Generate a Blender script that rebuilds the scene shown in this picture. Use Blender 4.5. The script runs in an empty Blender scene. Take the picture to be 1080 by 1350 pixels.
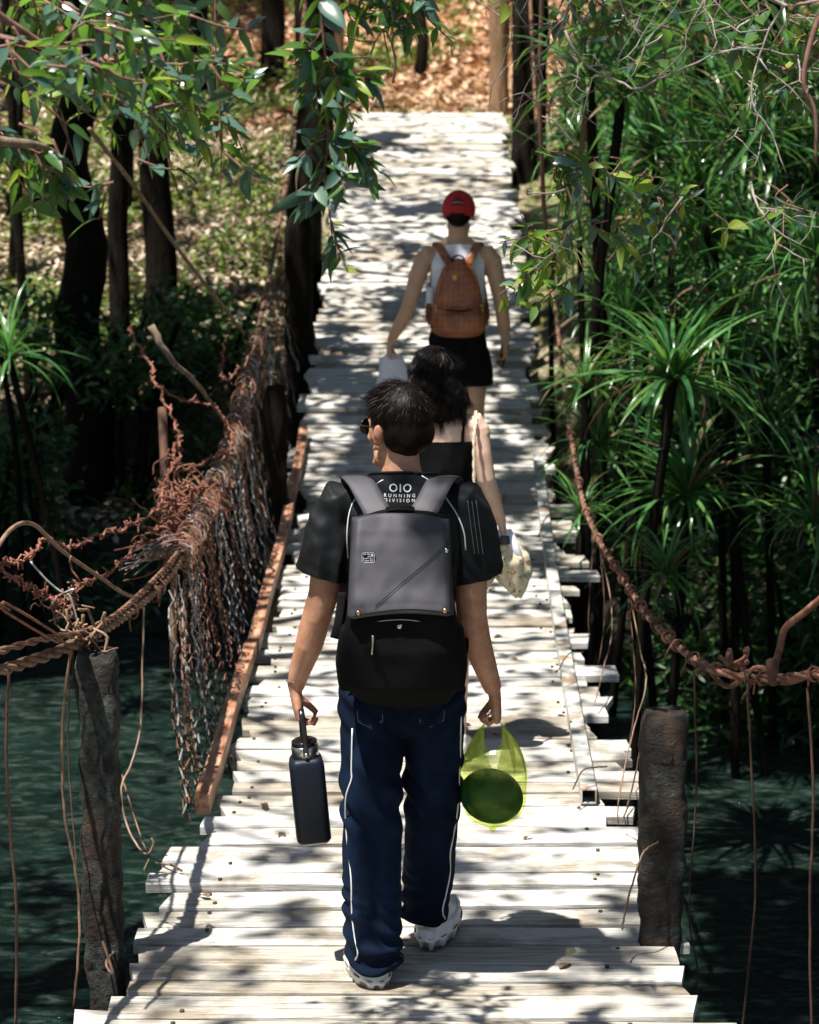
import bpy, bmesh, math, random
import numpy as np
from mathutils import Vector, Matrix, Euler, noise
from mathutils.bvhtree import BVHTree
R = math.radians
sc = bpy.context.scene
C = sc.collection
random.seed(7); rng = np.random.default_rng(7)

# ------------------------------------------------------------------ camera
PITCH = math.atan(665/3200)
CAMZ = 2.95
cam_d = bpy.data.cameras.new('camera')
cam = bpy.data.objects.new('camera', cam_d); C.objects.link(cam); sc.camera = cam
cam.location = (0, 0, CAMZ); cam.rotation_euler = (math.pi/2-PITCH, 0, 0)
cam_d.sensor_fit = 'VERTICAL'; cam_d.sensor_height = 36; cam_d.sensor_width = 28.8
cam_d.lens = 3200/1350*36; cam_d.clip_start = .05; cam_d.clip_end = 500
cam_d.dof.use_dof = True; cam_d.dof.focus_distance = 7.2; cam_d.dof.aperture_fstop = 5.6
# ------------------------------------------------------------------ sky and sun
SUN = Vector((-.26, -.25, 1.0)).normalized()        # direction towards the sun
el = math.asin(SUN.z); az = math.atan2(SUN.x, SUN.y)
w = bpy.data.worlds.new('World'); sc.world = w; w.use_nodes = True
nt = w.node_tree
sky = nt.nodes.new('ShaderNodeTexSky'); sky.sky_type = 'NISHITA'; sky.sun_disc = False
sky.sun_elevation = el; sky.sun_rotation = az
nt.nodes['Background'].inputs[1].default_value = .05
nt.links.new(sky.outputs[0], nt.nodes['Background'].inputs[0])
sd = bpy.data.lights.new('sun', 'SUN'); sd.energy = 5.0; sd.angle = R(.5); sd.color = (1, .955, .88)
so = bpy.data.objects.new('sun', sd); C.objects.link(so)
so.rotation_euler = SUN.to_track_quat('Z', 'Y').to_euler()
sc.view_settings.view_transform = 'Standard'; sc.view_settings.look = 'None'
sc.view_settings.gamma = 1; sc.view_settings.exposure = 1.1
try: sc.view_settings.use_curve_mapping = False
except Exception: pass
sc.render.engine = 'CYCLES'
sc.cycles.max_bounces = 8; sc.cycles.transparent_max_bounces = 16; sc.cycles.diffuse_bounces = 3
sc.cycles.glossy_bounces = 3; sc.cycles.transmission_bounces = 6
sc.cycles.caustics_reflective = False; sc.cycles.caustics_refractive = False

FW = Vector((0, math.cos(PITCH), -math.sin(PITCH))); UP = Vector((0, math.sin(PITCH), math.cos(PITCH)))
def at(px, row, Y):                     # the point seen at a photo pixel at world distance Y
    d = FW + UP*((675-row)/3200) + Vector((1, 0, 0))*((px-540)/3200)
    return Vector((0, 0, CAMZ)) + d*(Y/d.y)

# ------------------------------------------------------------------ material helpers
def newmat(name):
    m = bpy.data.materials.new(name); m.use_nodes = True
    n = m.node_tree; b = n.nodes['Principled BSDF']
    return m, n, b
def N(n, t, **k):
    x = n.nodes.new(t)
    for a, v in k.items(): setattr(x, a, v)
    return x
def coords(n, scale=(1, 1, 1), rand=True, kind='Object'):
    tc = N(n, 'ShaderNodeTexCoord'); mp = N(n, 'ShaderNodeMapping')
    n.links.new(tc.outputs[kind], mp.inputs[0]); mp.inputs['Scale'].default_value = scale
    if rand:
        oi = N(n, 'ShaderNodeObjectInfo'); mu = N(n, 'ShaderNodeMath', operation='MULTIPLY'); mu.inputs[1].default_value = 37.0
        n.links.new(oi.outputs['Random'], mu.inputs[0])
        cx = N(n, 'ShaderNodeCombineXYZ'); n.links.new(mu.outputs[0], cx.inputs[0]); n.links.new(mu.outputs[0], cx.inputs[1])
        n.links.new(cx.outputs[0], mp.inputs['Location'])
    return mp.outputs[0]
def noise_(n, vec, scale, detail=4, rough=.6, dist=0):
    x = N(n, 'ShaderNodeTexNoise'); x.inputs['Scale'].default_value = scale; x.inputs['Detail'].default_value = detail
    x.inputs['Roughness'].default_value = rough; x.inputs['Distortion'].default_value = dist
    n.links.new(vec, x.inputs['Vector']); return x.outputs['Fac']
def ramp(n, fac, stops):
    x = N(n, 'ShaderNodeValToRGB'); e = x.color_ramp.elements
    while len(e) < len(stops): e.new(.5)
    for i, (p, c) in enumerate(stops):
        e[i].position = p; e[i].color = (*c, 1) if len(c) == 3 else c
    n.links.new(fac, x.inputs[0]); return x.outputs[0]
def mixc(n, fac, a, b, mode='MIX'):
    x = N(n, 'ShaderNodeMix', data_type='RGBA', blend_type=mode)
    for s, v in ((0, fac), (6, a), (7, b)):
        if isinstance(v, (int, float)): x.inputs[s].default_value = v
        elif isinstance(v, tuple): x.inputs[s].default_value = (*v, 1)
        else: n.links.new(v, x.inputs[s])
    return x.outputs[2]
def bump(n, b, h, strength=.4, dist=.01):
    x = N(n, 'ShaderNodeBump'); x.inputs['Strength'].default_value = strength; x.inputs['Distance'].default_value = dist
    n.links.new(h, x.inputs['Height']); n.links.new(x.outputs[0], b.inputs['Normal'])
def simple(name, stops, scale=8, stretch=(1, 1, 1), rough=.7, bs=.3, bd=.005, detail=5, metallic=0, spec=.5, sheen=0, bscale=None, rand=True):
    m, n, b = newmat(name); v = coords(n, stretch, rand)
    f = noise_(n, v, scale, detail); n.links.new(ramp(n, f, stops), b.inputs['Base Color'])
    b.inputs['Roughness'].default_value = rough; b.inputs['Metallic'].default_value = metallic
    b.inputs['Specular IOR Level'].default_value = spec; b.inputs['Sheen Weight'].default_value = sheen
    if bs: bump(n, b, f if bscale is None else noise_(n, v, bscale, 3), bs, bd)
    return m
def leafmat(name, col, col2, trans, rough=.35, tw=.35):
    m, n, b = newmat(name); v = coords(n, (1, 1, 1)); oi = N(n, 'ShaderNodeObjectInfo')
    f = noise_(n, v, 7, 3)
    geo = N(n, 'ShaderNodeNewGeometry')
    fr = N(n, 'ShaderNodeMath', operation='ADD'); n.links.new(oi.outputs['Random'], fr.inputs[0]); n.links.new(geo.outputs['Random Per Island'], fr.inputs[1])
    fr2 = N(n, 'ShaderNodeMath', operation='FRACT'); n.links.new(fr.outputs[0], fr2.inputs[0])
    av = N(n, 'ShaderNodeMath', operation='MULTIPLY_ADD'); n.links.new(f, av.inputs[0]); av.inputs[1].default_value = .4
    n.links.new(fr2.outputs[0], av.inputs[2])
    c = ramp(n, av.outputs[0], [(.25, col), (1.1, col2)])
    n.links.new(c, b.inputs['Base Color']); b.inputs['Roughness'].default_value = rough
    t = N(n, 'ShaderNodeBsdfTranslucent'); t.inputs[0].default_value = (*trans, 1)
    mx = N(n, 'ShaderNodeMixShader'); mx.inputs[0].default_value = tw
    n.links.new(b.outputs[0], mx.inputs[1]); n.links.new(t.outputs[0], mx.inputs[2])
    n.links.new(mx.outputs[0], n.nodes['Material Output'].inputs[0])
    return m

# weathered planks
m, n, b = newmat('weathered_plank'); v = coords(n, (1.2, 26, 26)); v1 = coords(n, (1, 1, 1))
g = noise_(n, v, 3.2, 6, .65, .4); bl = noise_(n, v1, 3.2, 5, .65); oi = N(n, 'ShaderNodeObjectInfo')
c = ramp(n, g, [(.3, (.24, .225, .20)), (.48, (.54, .53, .50)), (.7, (.70, .69, .67))])
c2 = ramp(n, bl, [(.38, (.50, .43, .34)), (.52, (1, 1, 1))]); c = mixc(n, .8, c, c2, 'MULTIPLY')
tone = ramp(n, oi.outputs['Random'], [(0, (.62, .57, .50)), (.22, (.82, .80, .76)), (.6, (.95, .95, .94)), (1, (1.0, 1.0, 1.0))]); c = mixc(n, 1.0, c, tone, 'MULTIPLY')
gr = noise_(n, coords(n, (2, 90, 90)), 2, 3, .7); cr = ramp(n, gr, [(.31, (.22, .19, .16)), (.39, (1, 1, 1))]); c = mixc(n, .85, c, cr, 'MULTIPLY')
n.links.new(c, b.inputs['Base Color']); b.inputs['Roughness'].default_value = .75; b.inputs['Specular IOR Level'].default_value = .25
bump(n, b, g, .8, .006); M_plank = m
M_stringer = simple('old_dark_timber', [(.3, (.018, .015, .012)), (.7, (.06, .05, .04))], 6, (8, 1, 8), .85)
M_beam = simple('reddish_timber', [(.3, (.17, .065, .035)), (.5, (.34, .16, .09)), (.72, (.55, .36, .25))], 5, (8, 1, 8), .6, .3)
M_metal = simple('galvanised_steel', [(.35, (.28, .29, .28)), (.5, (.55, .56, .54)), (.62, (.3, .2, .12))], 7, (1, 1, 1), .5, .2, metallic=.25)
M_nail = simple('dark_nail', [(.3, (.03, .025, .02)), (.7, (.1, .07, .05))], 30, rough=.5, metallic=.6)
M_rust = simple('rusty_steel', [(.3, (.05, .023, .015)), (.5, (.17, .07, .042)), (.7, (.33, .17, .11))], 28, rough=.85, bs=.5, bd=.003)
M_rust2 = simple('red_rust_wire', [(.3, (.11, .036, .022)), (.7, (.33, .135, .085))], 30, rough=.85, bs=.3)
M_rustd = simple('dark_rusty_wire', [(.3, (.025, .014, .01)), (.7, (.13, .06, .035))], 20, rough=.85, bs=.3)
M_wire = simple('grey_wire', [(.3, (.16, .15, .14)), (.7, (.5, .5, .49))], 30, rough=.5, bs=.2, metallic=.4)
M_tan = simple('tan_cable', [(.3, (.13, .075, .045)), (.7, (.30, .195, .13))], 22, rough=.7)
M_brbr = simple('old_bronze_strand', [(.3, (.07, .04, .024)), (.7, (.26, .15, .09))], 30, rough=.8, bs=.3)
# mossy concrete post
m, n, b = newmat('mossy_stone_post'); v = coords(n)
f = noise_(n, v, 9, 6); f2 = noise_(n, v, 38, 5, .7); f3 = noise_(n, v, 5, 4)
c = ramp(n, f, [(.3, (.005, .005, .004)), (.5, (.013, .010, .007)), (.7, (.06, .034, .02))])
c = mixc(n, ramp(n, f3, [(.5, (0, 0, 0)), (.64, (1, 1, 1))]), c, ramp(n, f2, [(.35, (.008, .010, .008)), (.62, (.07, .077, .067))]))
n.links.new(c, b.inputs['Base Color']); b.inputs['Roughness'].default_value = .95; bump(n, b, f2, .9, .02); M_post = m
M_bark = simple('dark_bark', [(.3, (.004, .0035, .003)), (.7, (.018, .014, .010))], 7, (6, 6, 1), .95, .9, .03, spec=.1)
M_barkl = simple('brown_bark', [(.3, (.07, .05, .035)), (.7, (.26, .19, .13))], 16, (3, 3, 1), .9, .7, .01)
M_twig = simple('grey_twig', [(.3, (.13, .10, .085)), (.7, (.38, .33, .3))], 30, rough=.8, bs=.2)
M_twigr = simple('red_brown_twig', [(.3, (.09, .04, .03)), (.7, (.26, .13, .10))], 30, rough=.8, bs=.2)
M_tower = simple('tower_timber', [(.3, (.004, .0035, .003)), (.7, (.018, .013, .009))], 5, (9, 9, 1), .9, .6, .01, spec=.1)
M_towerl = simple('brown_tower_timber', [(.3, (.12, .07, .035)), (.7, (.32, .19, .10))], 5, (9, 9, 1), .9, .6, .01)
# leaves
M_leafA = leafmat('broad_leaf_green', (.03, .09, .035), (.08, .16, .04), (.20, .42, .05), .28, .38)
M_leafB = leafmat('broad_leaf_bluish', (.045, .10, .075), (.09, .16, .12), (.06, .18, .06), .25, .15)
M_leafC = leafmat('broad_leaf_young', (.15, .27, .04), (.28, .34, .06), (.38, .55, .06), .4, .45)
M_strap = leafmat('strap_leaf_green', (.02, .085, .03), (.09, .22, .06), (.10, .30, .05), .24, .25)
M_strap2 = leafmat('strap_leaf_bright', (.05, .14, .03), (.1, .2, .04), (.2, .4, .05), .3, .3)
M_strapd = leafmat('strap_leaf_dead', (.10, .06, .03), (.2, .13, .07), (.2, .12, .05), .6, .2)
M_can = leafmat('canopy_leaf', (.015, .045, .012), (.05, .09, .02), (.05, .10, .015), .4, .12)
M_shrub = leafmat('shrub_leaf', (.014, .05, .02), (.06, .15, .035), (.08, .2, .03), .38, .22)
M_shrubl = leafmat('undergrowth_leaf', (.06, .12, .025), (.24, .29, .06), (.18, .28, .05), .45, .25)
M_litter = leafmat('fallen_leaf', (.14, .08, .045), (.68, .56, .42), (.2, .1, .04), .7, .1)
M_litter2 = leafmat('orange_fallen_leaf', (.26, .11, .05), (.66, .46, .30), (.2, .1, .04), .7, .1)
# ground
m, n, b = newmat('leaf_litter_soil'); v = coords(n, rand=False)
f = noise_(n, v, .55, 4); f2 = noise_(n, v, 14, 6, .75); f3 = noise_(n, v, 1.7, 4, .7)
tc = N(n, 'ShaderNodeTexCoord'); sp = N(n, 'ShaderNodeSeparateXYZ'); n.links.new(tc.outputs['Object'], sp.inputs[0])
far = N(n, 'ShaderNodeMapRange'); n.links.new(sp.outputs[1], far.inputs[0]); far.inputs[1].default_value = 26.5; far.inputs[2].default_value = 30
near_c = ramp(n, f2, [(.3, (.05, .04, .022)), (.46, (.20, .16, .09)), (.6, (.44, .38, .26)), (.75, (.6, .53, .41))])
green = ramp(n, f3, [(.42, (0, 0, 0)), (.58, (1, 1, 1))])
near_c = mixc(n, green, near_c, ramp(n, f2, [(.35, (.04, .05, .014)), (.65, (.22, .24, .06))]))
far_c = ramp(n, f2, [(.3, (.16, .07, .03)), (.5, (.48, .25, .12)), (.68, (.64, .44, .28))])
damp_shade = N(n, 'ShaderNodeMapRange'); n.links.new(sp.outputs[2], damp_shade.inputs[0]); damp_shade.inputs[1].default_value = -1.2; damp_shade.inputs[2].default_value = .6  # dark damp soil at the waterline, carried higher to colour in the bank's shade
c = mixc(n, far.outputs[0], near_c, far_c); c = mixc(n, damp_shade.outputs[0], (.02, .017, .011), c)
n.links.new(c, b.inputs['Base Color']); b.inputs['Roughness'].default_value = .95; bump(n, b, f2, .8, .05); M_ground = m
# water
m, n, b = newmat('river_water'); v = coords(n, (1, 2.2, 1), rand=False)
f = noise_(n, v, 2.2, 6, .62, .6); f2 = noise_(n, v, .6, 3); f4 = noise_(n, coords(n, (1, 2.6, 1), rand=False), 5.5, 6, .7, 1.2)
c = ramp(n, f2, [(.3, (.003, .011, .0085)), (.7, (.009, .029, .022))])
foam = ramp(n, f4, [(.50, (0, 0, 0)), (.66, (1, 1, 1))]); c = mixc(n, mixc(n, .5, (0, 0, 0), foam), c, (.13, .18, .15))
n.links.new(c, b.inputs['Base Color']); b.inputs['Roughness'].default_value = .12; b.inputs['IOR'].default_value = 1.33
bump(n, b, noise_(n, v, 4.5, 8, .72, .8), 1.0, .10); M_water = m

# ------------------------------------------------------------------ mesh helpers
class MB:
    def __init__(s): s.v = []; s.f = []
    def add(s, vs, fs):
        o = len(s.v); s.v += [tuple(x) for x in vs]; s.f += [tuple(i+o for i in f) for f in fs]
    def loft(s, pts, rs, n=12, hint=(1, 0, 0), cap=True, sq=0):
        pts = [Vector(p) for p in pts]; k = len(pts)
        if not isinstance(rs, (list, tuple)): rs = [rs]*k
        rs = [r if isinstance(r, (tuple, list)) else (r, r) for r in rs]
        H = Vector(hint); T = []
        for i in range(k):
            t = (pts[min(i+1, k-1)]-pts[max(i-1, 0)])
            T.append(t.normalized() if t.length > 1e-9 else Vector((0, 0, 1)))
        if cap:
            a, bq = rs[0], rs[-1]; e0, e1 = min(a), min(bq); P = []; Q = []; TT = []
            for d, sc_ in ((.95, .3), (.6, .8)): P.append(pts[0]-T[0]*e0*d*.6); Q.append((a[0]*sc_, a[1]*sc_)); TT.append(T[0])
            P += pts; Q += rs; TT += T
            for d, sc_ in ((.6, .8), (.95, .3)): P.append(pts[-1]+T[-1]*e1*d*.6); Q.append((bq[0]*sc_, bq[1]*sc_)); TT.append(T[-1])
            pts, rs, T = P, Q, TT
        o = len(s.v)
        for p, r, t in zip(pts, rs, T):
            h = H if abs(H.dot(t)) < .93 else Vector((0, 1, 0)) if abs(t.y) < .9 else Vector((0, 0, 1))
            a = (h-t*h.dot(t)).normalized(); bb = t.cross(a)
            for j in range(n):
                th = 2*math.pi*j/n; c_, s_ = math.cos(th), math.sin(th)
                if sq: q = (abs(c_)**sq+abs(s_)**sq)**(-1/sq); c_ *= q; s_ *= q
                s.v.append(tuple(p+a*(r[0]*c_)+bb*(r[1]*s_)))
        for i in range(len(pts)-1):
            for j in range(n):
                j2 = (j+1) % n
                s.f.append((o+i*n+j, o+i*n+j2, o+(i+1)*n+j2, o+(i+1)*n+j))
        s.f.append(tuple(o+j for j in range(n))[::-1]); e = o+(len(pts)-1)*n; s.f.append(tuple(e+j for j in range(n)))
        return s
    def ball(s, c, r, n=14, m=10, rot=None):
        c = Vector(c); r = (r, r, r) if isinstance(r, (int, float)) else r; o = len(s.v)
        Mx = Euler(rot).to_matrix() if rot else Matrix.Identity(3)
        for i in range(1, m):
            ph = math.pi*i/m
            for j in range(n):
                th = 2*math.pi*j/n
                s.v.append(tuple(c+Mx@Vector((r[0]*math.sin(ph)*math.cos(th), r[1]*math.sin(ph)*math.sin(th), r[2]*math.cos(ph)))))
        s.v.append(tuple(c+Mx@Vector((0, 0, r[2])))); s.v.append(tuple(c+Mx@Vector((0, 0, -r[2])))); a = len(s.v)-2
        for i in range(m-2):
            for j in range(n):
                j2 = (j+1) % n; s.f.append((o+i*n+j, o+(i+1)*n+j, o+(i+1)*n+j2, o+i*n+j2))
        for j in range(n):
            j2 = (j+1) % n; s.f.append((a, o+j, o+j2)); s.f.append((a+1, o+(m-2)*n+j2, o+(m-2)*n+j))
        return s
    def box(s, c, h, rot=None):
        c = Vector(c); Mx = Euler(rot).to_matrix() if rot else Matrix.Identity(3)
        vs = [c+Mx@Vector((x*h[0], y*h[1], z*h[2])) for x in (-1, 1) for y in (-1, 1) for z in (-1, 1)]
        s.add(vs, [(0, 1, 3, 2), (4, 6, 7, 5), (0, 4, 5, 1), (2, 3, 7, 6), (0, 2, 6, 4), (1, 5, 7, 3)]); return s
    def mesh(s, name, mat=None, smooth=True, off=None):
        me = bpy.data.meshes.new(name)
        vs = s.v if off is None else [(x[0]-off[0], x[1]-off[1], x[2]-off[2]) for x in s.v]
        me.from_pydata(vs, [], s.f)
        if mat:
            for q in (mat if isinstance(mat, (list, tuple)) else [mat]): me.materials.append(q)
        me.polygons.foreach_set('use_smooth', [smooth]*len(me.polygons)); me.update(); return me
def wire(pts, r, n=5, sub=4, seed=None, jit=0):
    """a round wire through points (Catmull-Rom)"""
    P = smooth_path(pts, sub); mb = MB()
    if jit: P = [p+Vector([random.uniform(-jit, jit) for _ in range(3)]) for p in P]
    mb.loft(P, r if not isinstance(r, (tuple, list)) else [r[0]+(r[1]-r[0])*i/(len(P)-1) for i in range(len(P))], n, cap=False); return mb
def smooth_path(pts, sub=4):
    P = [Vector(p) for p in pts]
    if len(P) < 3 or sub < 2: return P
    out = []
    for i in range(len(P)-1):
        p0 = P[i-1] if i else P[0]*2-P[1]; p1 = P[i]; p2 = P[i+1]; p3 = P[i+2] if i+2 < len(P) else P[-1]*2-P[-2]
        for k in range(sub):
            t = k/sub
            out.append(.5*((2*p1)+(p2-p0)*t+(2*p0-5*p1+4*p2-p3)*t*t+(3*p1-p0-3*p2+p3)*t**3))
    out.append(P[-1]); return out
def tag(o, label=None, cat=None, group=None, kind=None):
    if label: o['label'] = label
    if cat: o['category'] = cat
    if group: o['group'] = group
    if kind: o['kind'] = kind
    return o
def empty(name, loc, label=None, cat=None, group=None):
    o = bpy.data.objects.new(name, None); C.objects.link(o); o.location = loc; o.empty_display_size = .1
    o.matrix_basis = Matrix.Translation(Vector(loc)); return tag(o, label, cat, group)
def wloc(o):
    v = Vector(o.location)
    while o.parent: o = o.parent; v += Vector(o.location)
    return v
def put(name, me, parent=None, loc=None, rot=None, kind=None):
    o = bpy.data.objects.new(name, me); C.objects.link(o)
    if parent: o.parent = parent
    if loc is not None: o.location = loc
    if rot is not None: o.rotation_euler = rot
    if kind: o['kind'] = kind
    return o
def part(name, mb, mat, parent, smooth=True, kind=None):     # world-space mesh as a child
    return put(name, mb.mesh(name, mat, smooth, wloc(parent)), parent, kind=kind)
def solo(name, mb, mat, loc, smooth=True, label=None, cat=None, group=None, kind=None):   # world-space mesh, top level
    return tag(put(name, mb.mesh(name, mat, smooth, loc), None, loc), label, cat, group, kind)
def remesh(mb, voxel, it=4, fac=.5, name='tmp'):
    me = mb.mesh(name); o = bpy.data.objects.new(name, me); C.objects.link(o)
    r = o.modifiers.new('r', 'REMESH'); r.mode = 'VOXEL'; r.voxel_size = voxel; r.use_smooth_shade = True
    if it:
        s_ = o.modifiers.new('s', 'SMOOTH'); s_.iterations = it; s_.factor = fac
    dg = bpy.context.evaluated_depsgraph_get(); dg.update()
    out = bpy.data.meshes.new_from_object(o.evaluated_get(dg)); bpy.data.objects.remove(o); bpy.data.meshes.remove(me)
    return out
def displace(me, fn):
    k = len(me.vertices); nn = np.zeros(k*3, np.float32); cc = np.zeros(k*3, np.float32)
    me.vertex_normals.foreach_get('vector', nn); me.vertices.foreach_get('co', cc); cc = cc.reshape(-1, 3); nn = nn.reshape(-1, 3)
    dd = np.array([fn(Vector(c_)) for c_ in cc.tolist()], np.float32)
    me.vertices.foreach_set('co', (cc+nn*dd[:, None]).ravel()); me.update()
def cut(me, co, no, region):
    bm = bmesh.new(); bm.from_mesh(me)
    fs = [f for f in bm.faces if region(f.calc_center_median())]
    es = {e for f in fs for e in f.edges}; vs = {v_ for f in fs for v_ in f.verts}
    bmesh.ops.bisect_plane(bm, geom=list(fs)+list(es)+list(vs), plane_co=co, plane_no=no, clear_outer=True)
    bm.to_mesh(me); bm.free(); me.update()
def bvh(me): return BVHTree.FromPolygons([v_.co for v_ in me.vertices], [tuple(p.vertices) for p in me.polygons])
def fin(me, mat, name):
    me.materials.clear(); me.materials.append(mat); me.name = name
    me.polygons.foreach_set('use_smooth', [True]*len(me.polygons)); return me
def fastmesh(name, V, F4, mat, smooth=False):
    me = bpy.data.meshes.new(name); nv, nf = len(V), len(F4)
    me.vertices.add(nv); me.vertices.foreach_set('co', np.asarray(V, np.float32).ravel())
    me.loops.add(nf*4); me.loops.foreach_set('vertex_index', np.asarray(F4, np.int32).ravel())
    me.polygons.add(nf); me.polygons.foreach_set('loop_start', np.arange(0, nf*4, 4, dtype=np.int32))
    me.polygons.foreach_set('use_smooth', np.full(nf, smooth)); me.update(calc_edges=True); me.validate()
    if mat: me.materials.append(mat)
    return me
def leafcloud(name, P, L, W, mat, droop=.0, up=.6):
    """many small folded leaf blades (2 quads each)"""
    k = len(P); L = np.broadcast_to(np.asarray(L), (k,)) * rng.uniform(.7, 1.3, k); W = np.broadcast_to(np.asarray(W), (k,))*rng.uniform(.7, 1.2, k)
    d = rng.normal(size=(k, 3)); d[:, 2] = d[:, 2]*.6-droop; d /= np.linalg.norm(d, axis=1)[:, None]
    u = rng.normal(size=(k, 3))*(1-up); u[:, 2] += up; sd_ = np.cross(d, u); sd_ /= np.linalg.norm(sd_, axis=1)[:, None]+1e-9
    nn = np.cross(sd_, d)
    L = L[:, None]; W = W[:, None]
    base = P; tip = P+d*L-nn*L*.12; mid = P+d*L*.45
    l = mid+sd_*W*.5-nn*W*-.15; r = mid-sd_*W*.5+nn*W*.15
    V = np.stack([base, l, tip, r], 1).reshape(-1, 3)
    F = np.arange(k*4).reshape(k, 4)
    return fastmesh(name, V, F, mat)
# ------------------------------------------------------------------ bridge geometry
_k = np.array([(-3, -1.2), (0, -1.75), (3, -2.38), (5, -2.66), (6.7, -2.83), (8.5, -2.9), (10, -2.95), (12, -2.98), (13.5, -2.955), (15, -2.85), (16.5, -2.63), (18, -2.35), (19.5, -2.04), (21, -1.75), (23, -1.4), (25, -1.1), (27, -.85)])
_yy = np.linspace(-3, 27, 301); _zz = np.interp(_yy, _k[:, 0], _k[:, 1]); _zz = np.convolve(np.pad(_zz, 10, mode='edge'), np.ones(21)/21, 'same')[10:-10]+CAMZ
def dz(y): return float(np.interp(y, _yy, _zz))
def xc(y): return -.02+.011*(y-6.7)
# terrain
def shore(x):
    return 17.6 if x < 0 else 17.6-min(x, 3.5)*1.05 if x < 3.5 else 13.9-min((x-3.5)*.6, 3)
def ground(x, y):
    s = y-shore(x)
    z = float(np.interp(s, [-14.5, -13, -6, -1.2, 0, 1.6, 2.6, 4.5, 7.6, 9, 13, 20, 30, 60, 90], [-.6, -1.9, -2.6, -2.3, -1.72, -.75, .15, .85, 1.62, 1.85, 2.15, 3.4, 5.6, 15, 20]))
    z2 = float(np.interp(y, [-8, -2, 0, 2.5, 4.5], [1.4, 1.1, .6, -1.2, -2.6])); z = max(z, z2)
    if x > 4 and y > 5: z = max(z, float(np.interp(x, [4, 7, 14, 40], [-2, .8, 2.5, 9])))
    if x < -8: z = max(z, float(np.interp(-x, [8, 12, 20, 40], [-2, .6, 2, 8])))
    amp = .10 if abs(x) > 1.2 else .02
    z += amp*(noise.noise(Vector((x*.7, y*.7, 0)))*2+noise.noise(Vector((x*2.3, y*2.3, 5))))
    return z
xs = np.concatenate([np.linspace(-120, -14, 16), np.linspace(-13, 13, 105), np.linspace(14, 120, 16)])
ys = np.concatenate([np.linspace(-60, -9, 10), np.linspace(-8, 12, 34), np.linspace(12.3, 34, 100), np.linspace(35, 160, 40)])
V = []; F = []
for y in ys:
    for x in xs: V.append((x, y, ground(x, y)))
nx = len(xs)
for j in range(len(ys)-1):
    for i in range(nx-1): F.append((j*nx+i, j*nx+i+1, (j+1)*nx+i+1, (j+1)*nx+i))
me = fastmesh('forest_floor', V, F, M_ground, True); tag(put('forest_floor', me), kind='structure')
mb = MB(); mb.add([(-60, -30, -1.62), (60, -30, -1.62), (60, 40, -1.62), (-60, 40, -1.62)], [(0, 1, 2, 3)])
tag(put('river_water', mb.mesh('river_water', M_water)), kind='structure')

# ------------------------------------------------------------------ planks
bridge = empty('plank_bridge', (0, 6, 0), 'weathered grey plank deck of the footbridge sagging across the river', 'footbridge')
y = 4.6; planks = []
def nailmesh():
    mb = MB(); mb.loft([(0, 0, -.004), (0, 0, .004)], .007, 6, cap=False); return mb.mesh('nail', M_nail)
nail_me = nailmesh()
def plank(y, wd, xl, xr, rotz=0, lift=0, roll=0, th=.032):
    zc = dz(y)+lift; slope = (dz(y+.1)-dz(y-.1))/.2
    nxs = 14; X = np.linspace(xl, xr, nxs); cx = (xl+xr)/2
    mb = MB(); ph = random.uniform(0, 99); rows = []
    endl = random.uniform(-.018, .018); endr = random.uniform(-.018, .018)
    for i, x in enumerate(X):
        e = .006*noise.noise(Vector((x*3+ph, 0, 0))); e2 = .006*noise.noise(Vector((x*3+ph, 7, 0)))
        wz = .004*noise.noise(Vector((x*2, ph, 3)))
        x0 = x-cx; k0 = endl if i == 0 else endr if i == nxs-1 else 0
        yb = -wd/2+e; yt = wd/2+e2; c_ = .004
        prof = [(yb, -th), (yb, -c_), (yb+c_, 0), (0, wz+.001), (yt-c_, 0), (yt, -c_), (yt, -th)]
        rows.append([(x0+k0*(q[0]/wd*2), q[0], q[1]+wz) for q in prof])
    vs = [p for r in rows for p in r]; fs = []
    for i in range(nxs-1):
        for j in range(7):
            j2 = (j+1) % 7; fs.append((i*7+j, i*7+j2, (i+1)*7+j2, (i+1)*7+j))
    fs.append(tuple(range(7))[::-1]); fs.append(tuple((nxs-1)*7+j for j in range(7)))
    mb.add(vs, fs); me = mb.mesh('plank', M_plank, False)
    o = put('plank', me, bridge, (cx, y-6, zc), (math.atan(slope)+roll, random.uniform(-.006, .006), rotz))
    if y < 13:
        for sx in (-.62, .64):
            for q in (-.25, .25):
                if random.random() < .3:
                    put('nail', nail_me, o, (sx+xc(y)-cx+random.uniform(-.03, .03), q*wd*1.0+random.uniform(-.01, .01), .004))
    return o
while y < 25.2:
    wd = random.uniform(.10, .19) if y < 19 else random.uniform(.2, .3)
    gap = random.choice([.010, .014, .020, .028, .038]) if y < 19 else random.uniform(.012, .03)
    yc = y+wd/2; hw = .80 if y > 7.9 else .83
    xl = xc(yc)-hw+random.uniform(-.055, .05); xr = xc(yc)+hw+random.uniform(-.09, .05)
    if 8 < y < 14.5:                      # here the left ends sit under the timber kerb
        xl = xc(yc)-.70+random.uniform(-.05, .04)
        if random.random() < .22: xr += random.uniform(.05, .14)
    if y < 6.9: xr += .07
    if 6.55 < y < 6.9: xr -= .0
    plank(yc, wd, xl, xr, random.gauss(0, .009), random.uniform(0, .012), random.gauss(0, .022))
    y += wd+gap
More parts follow.
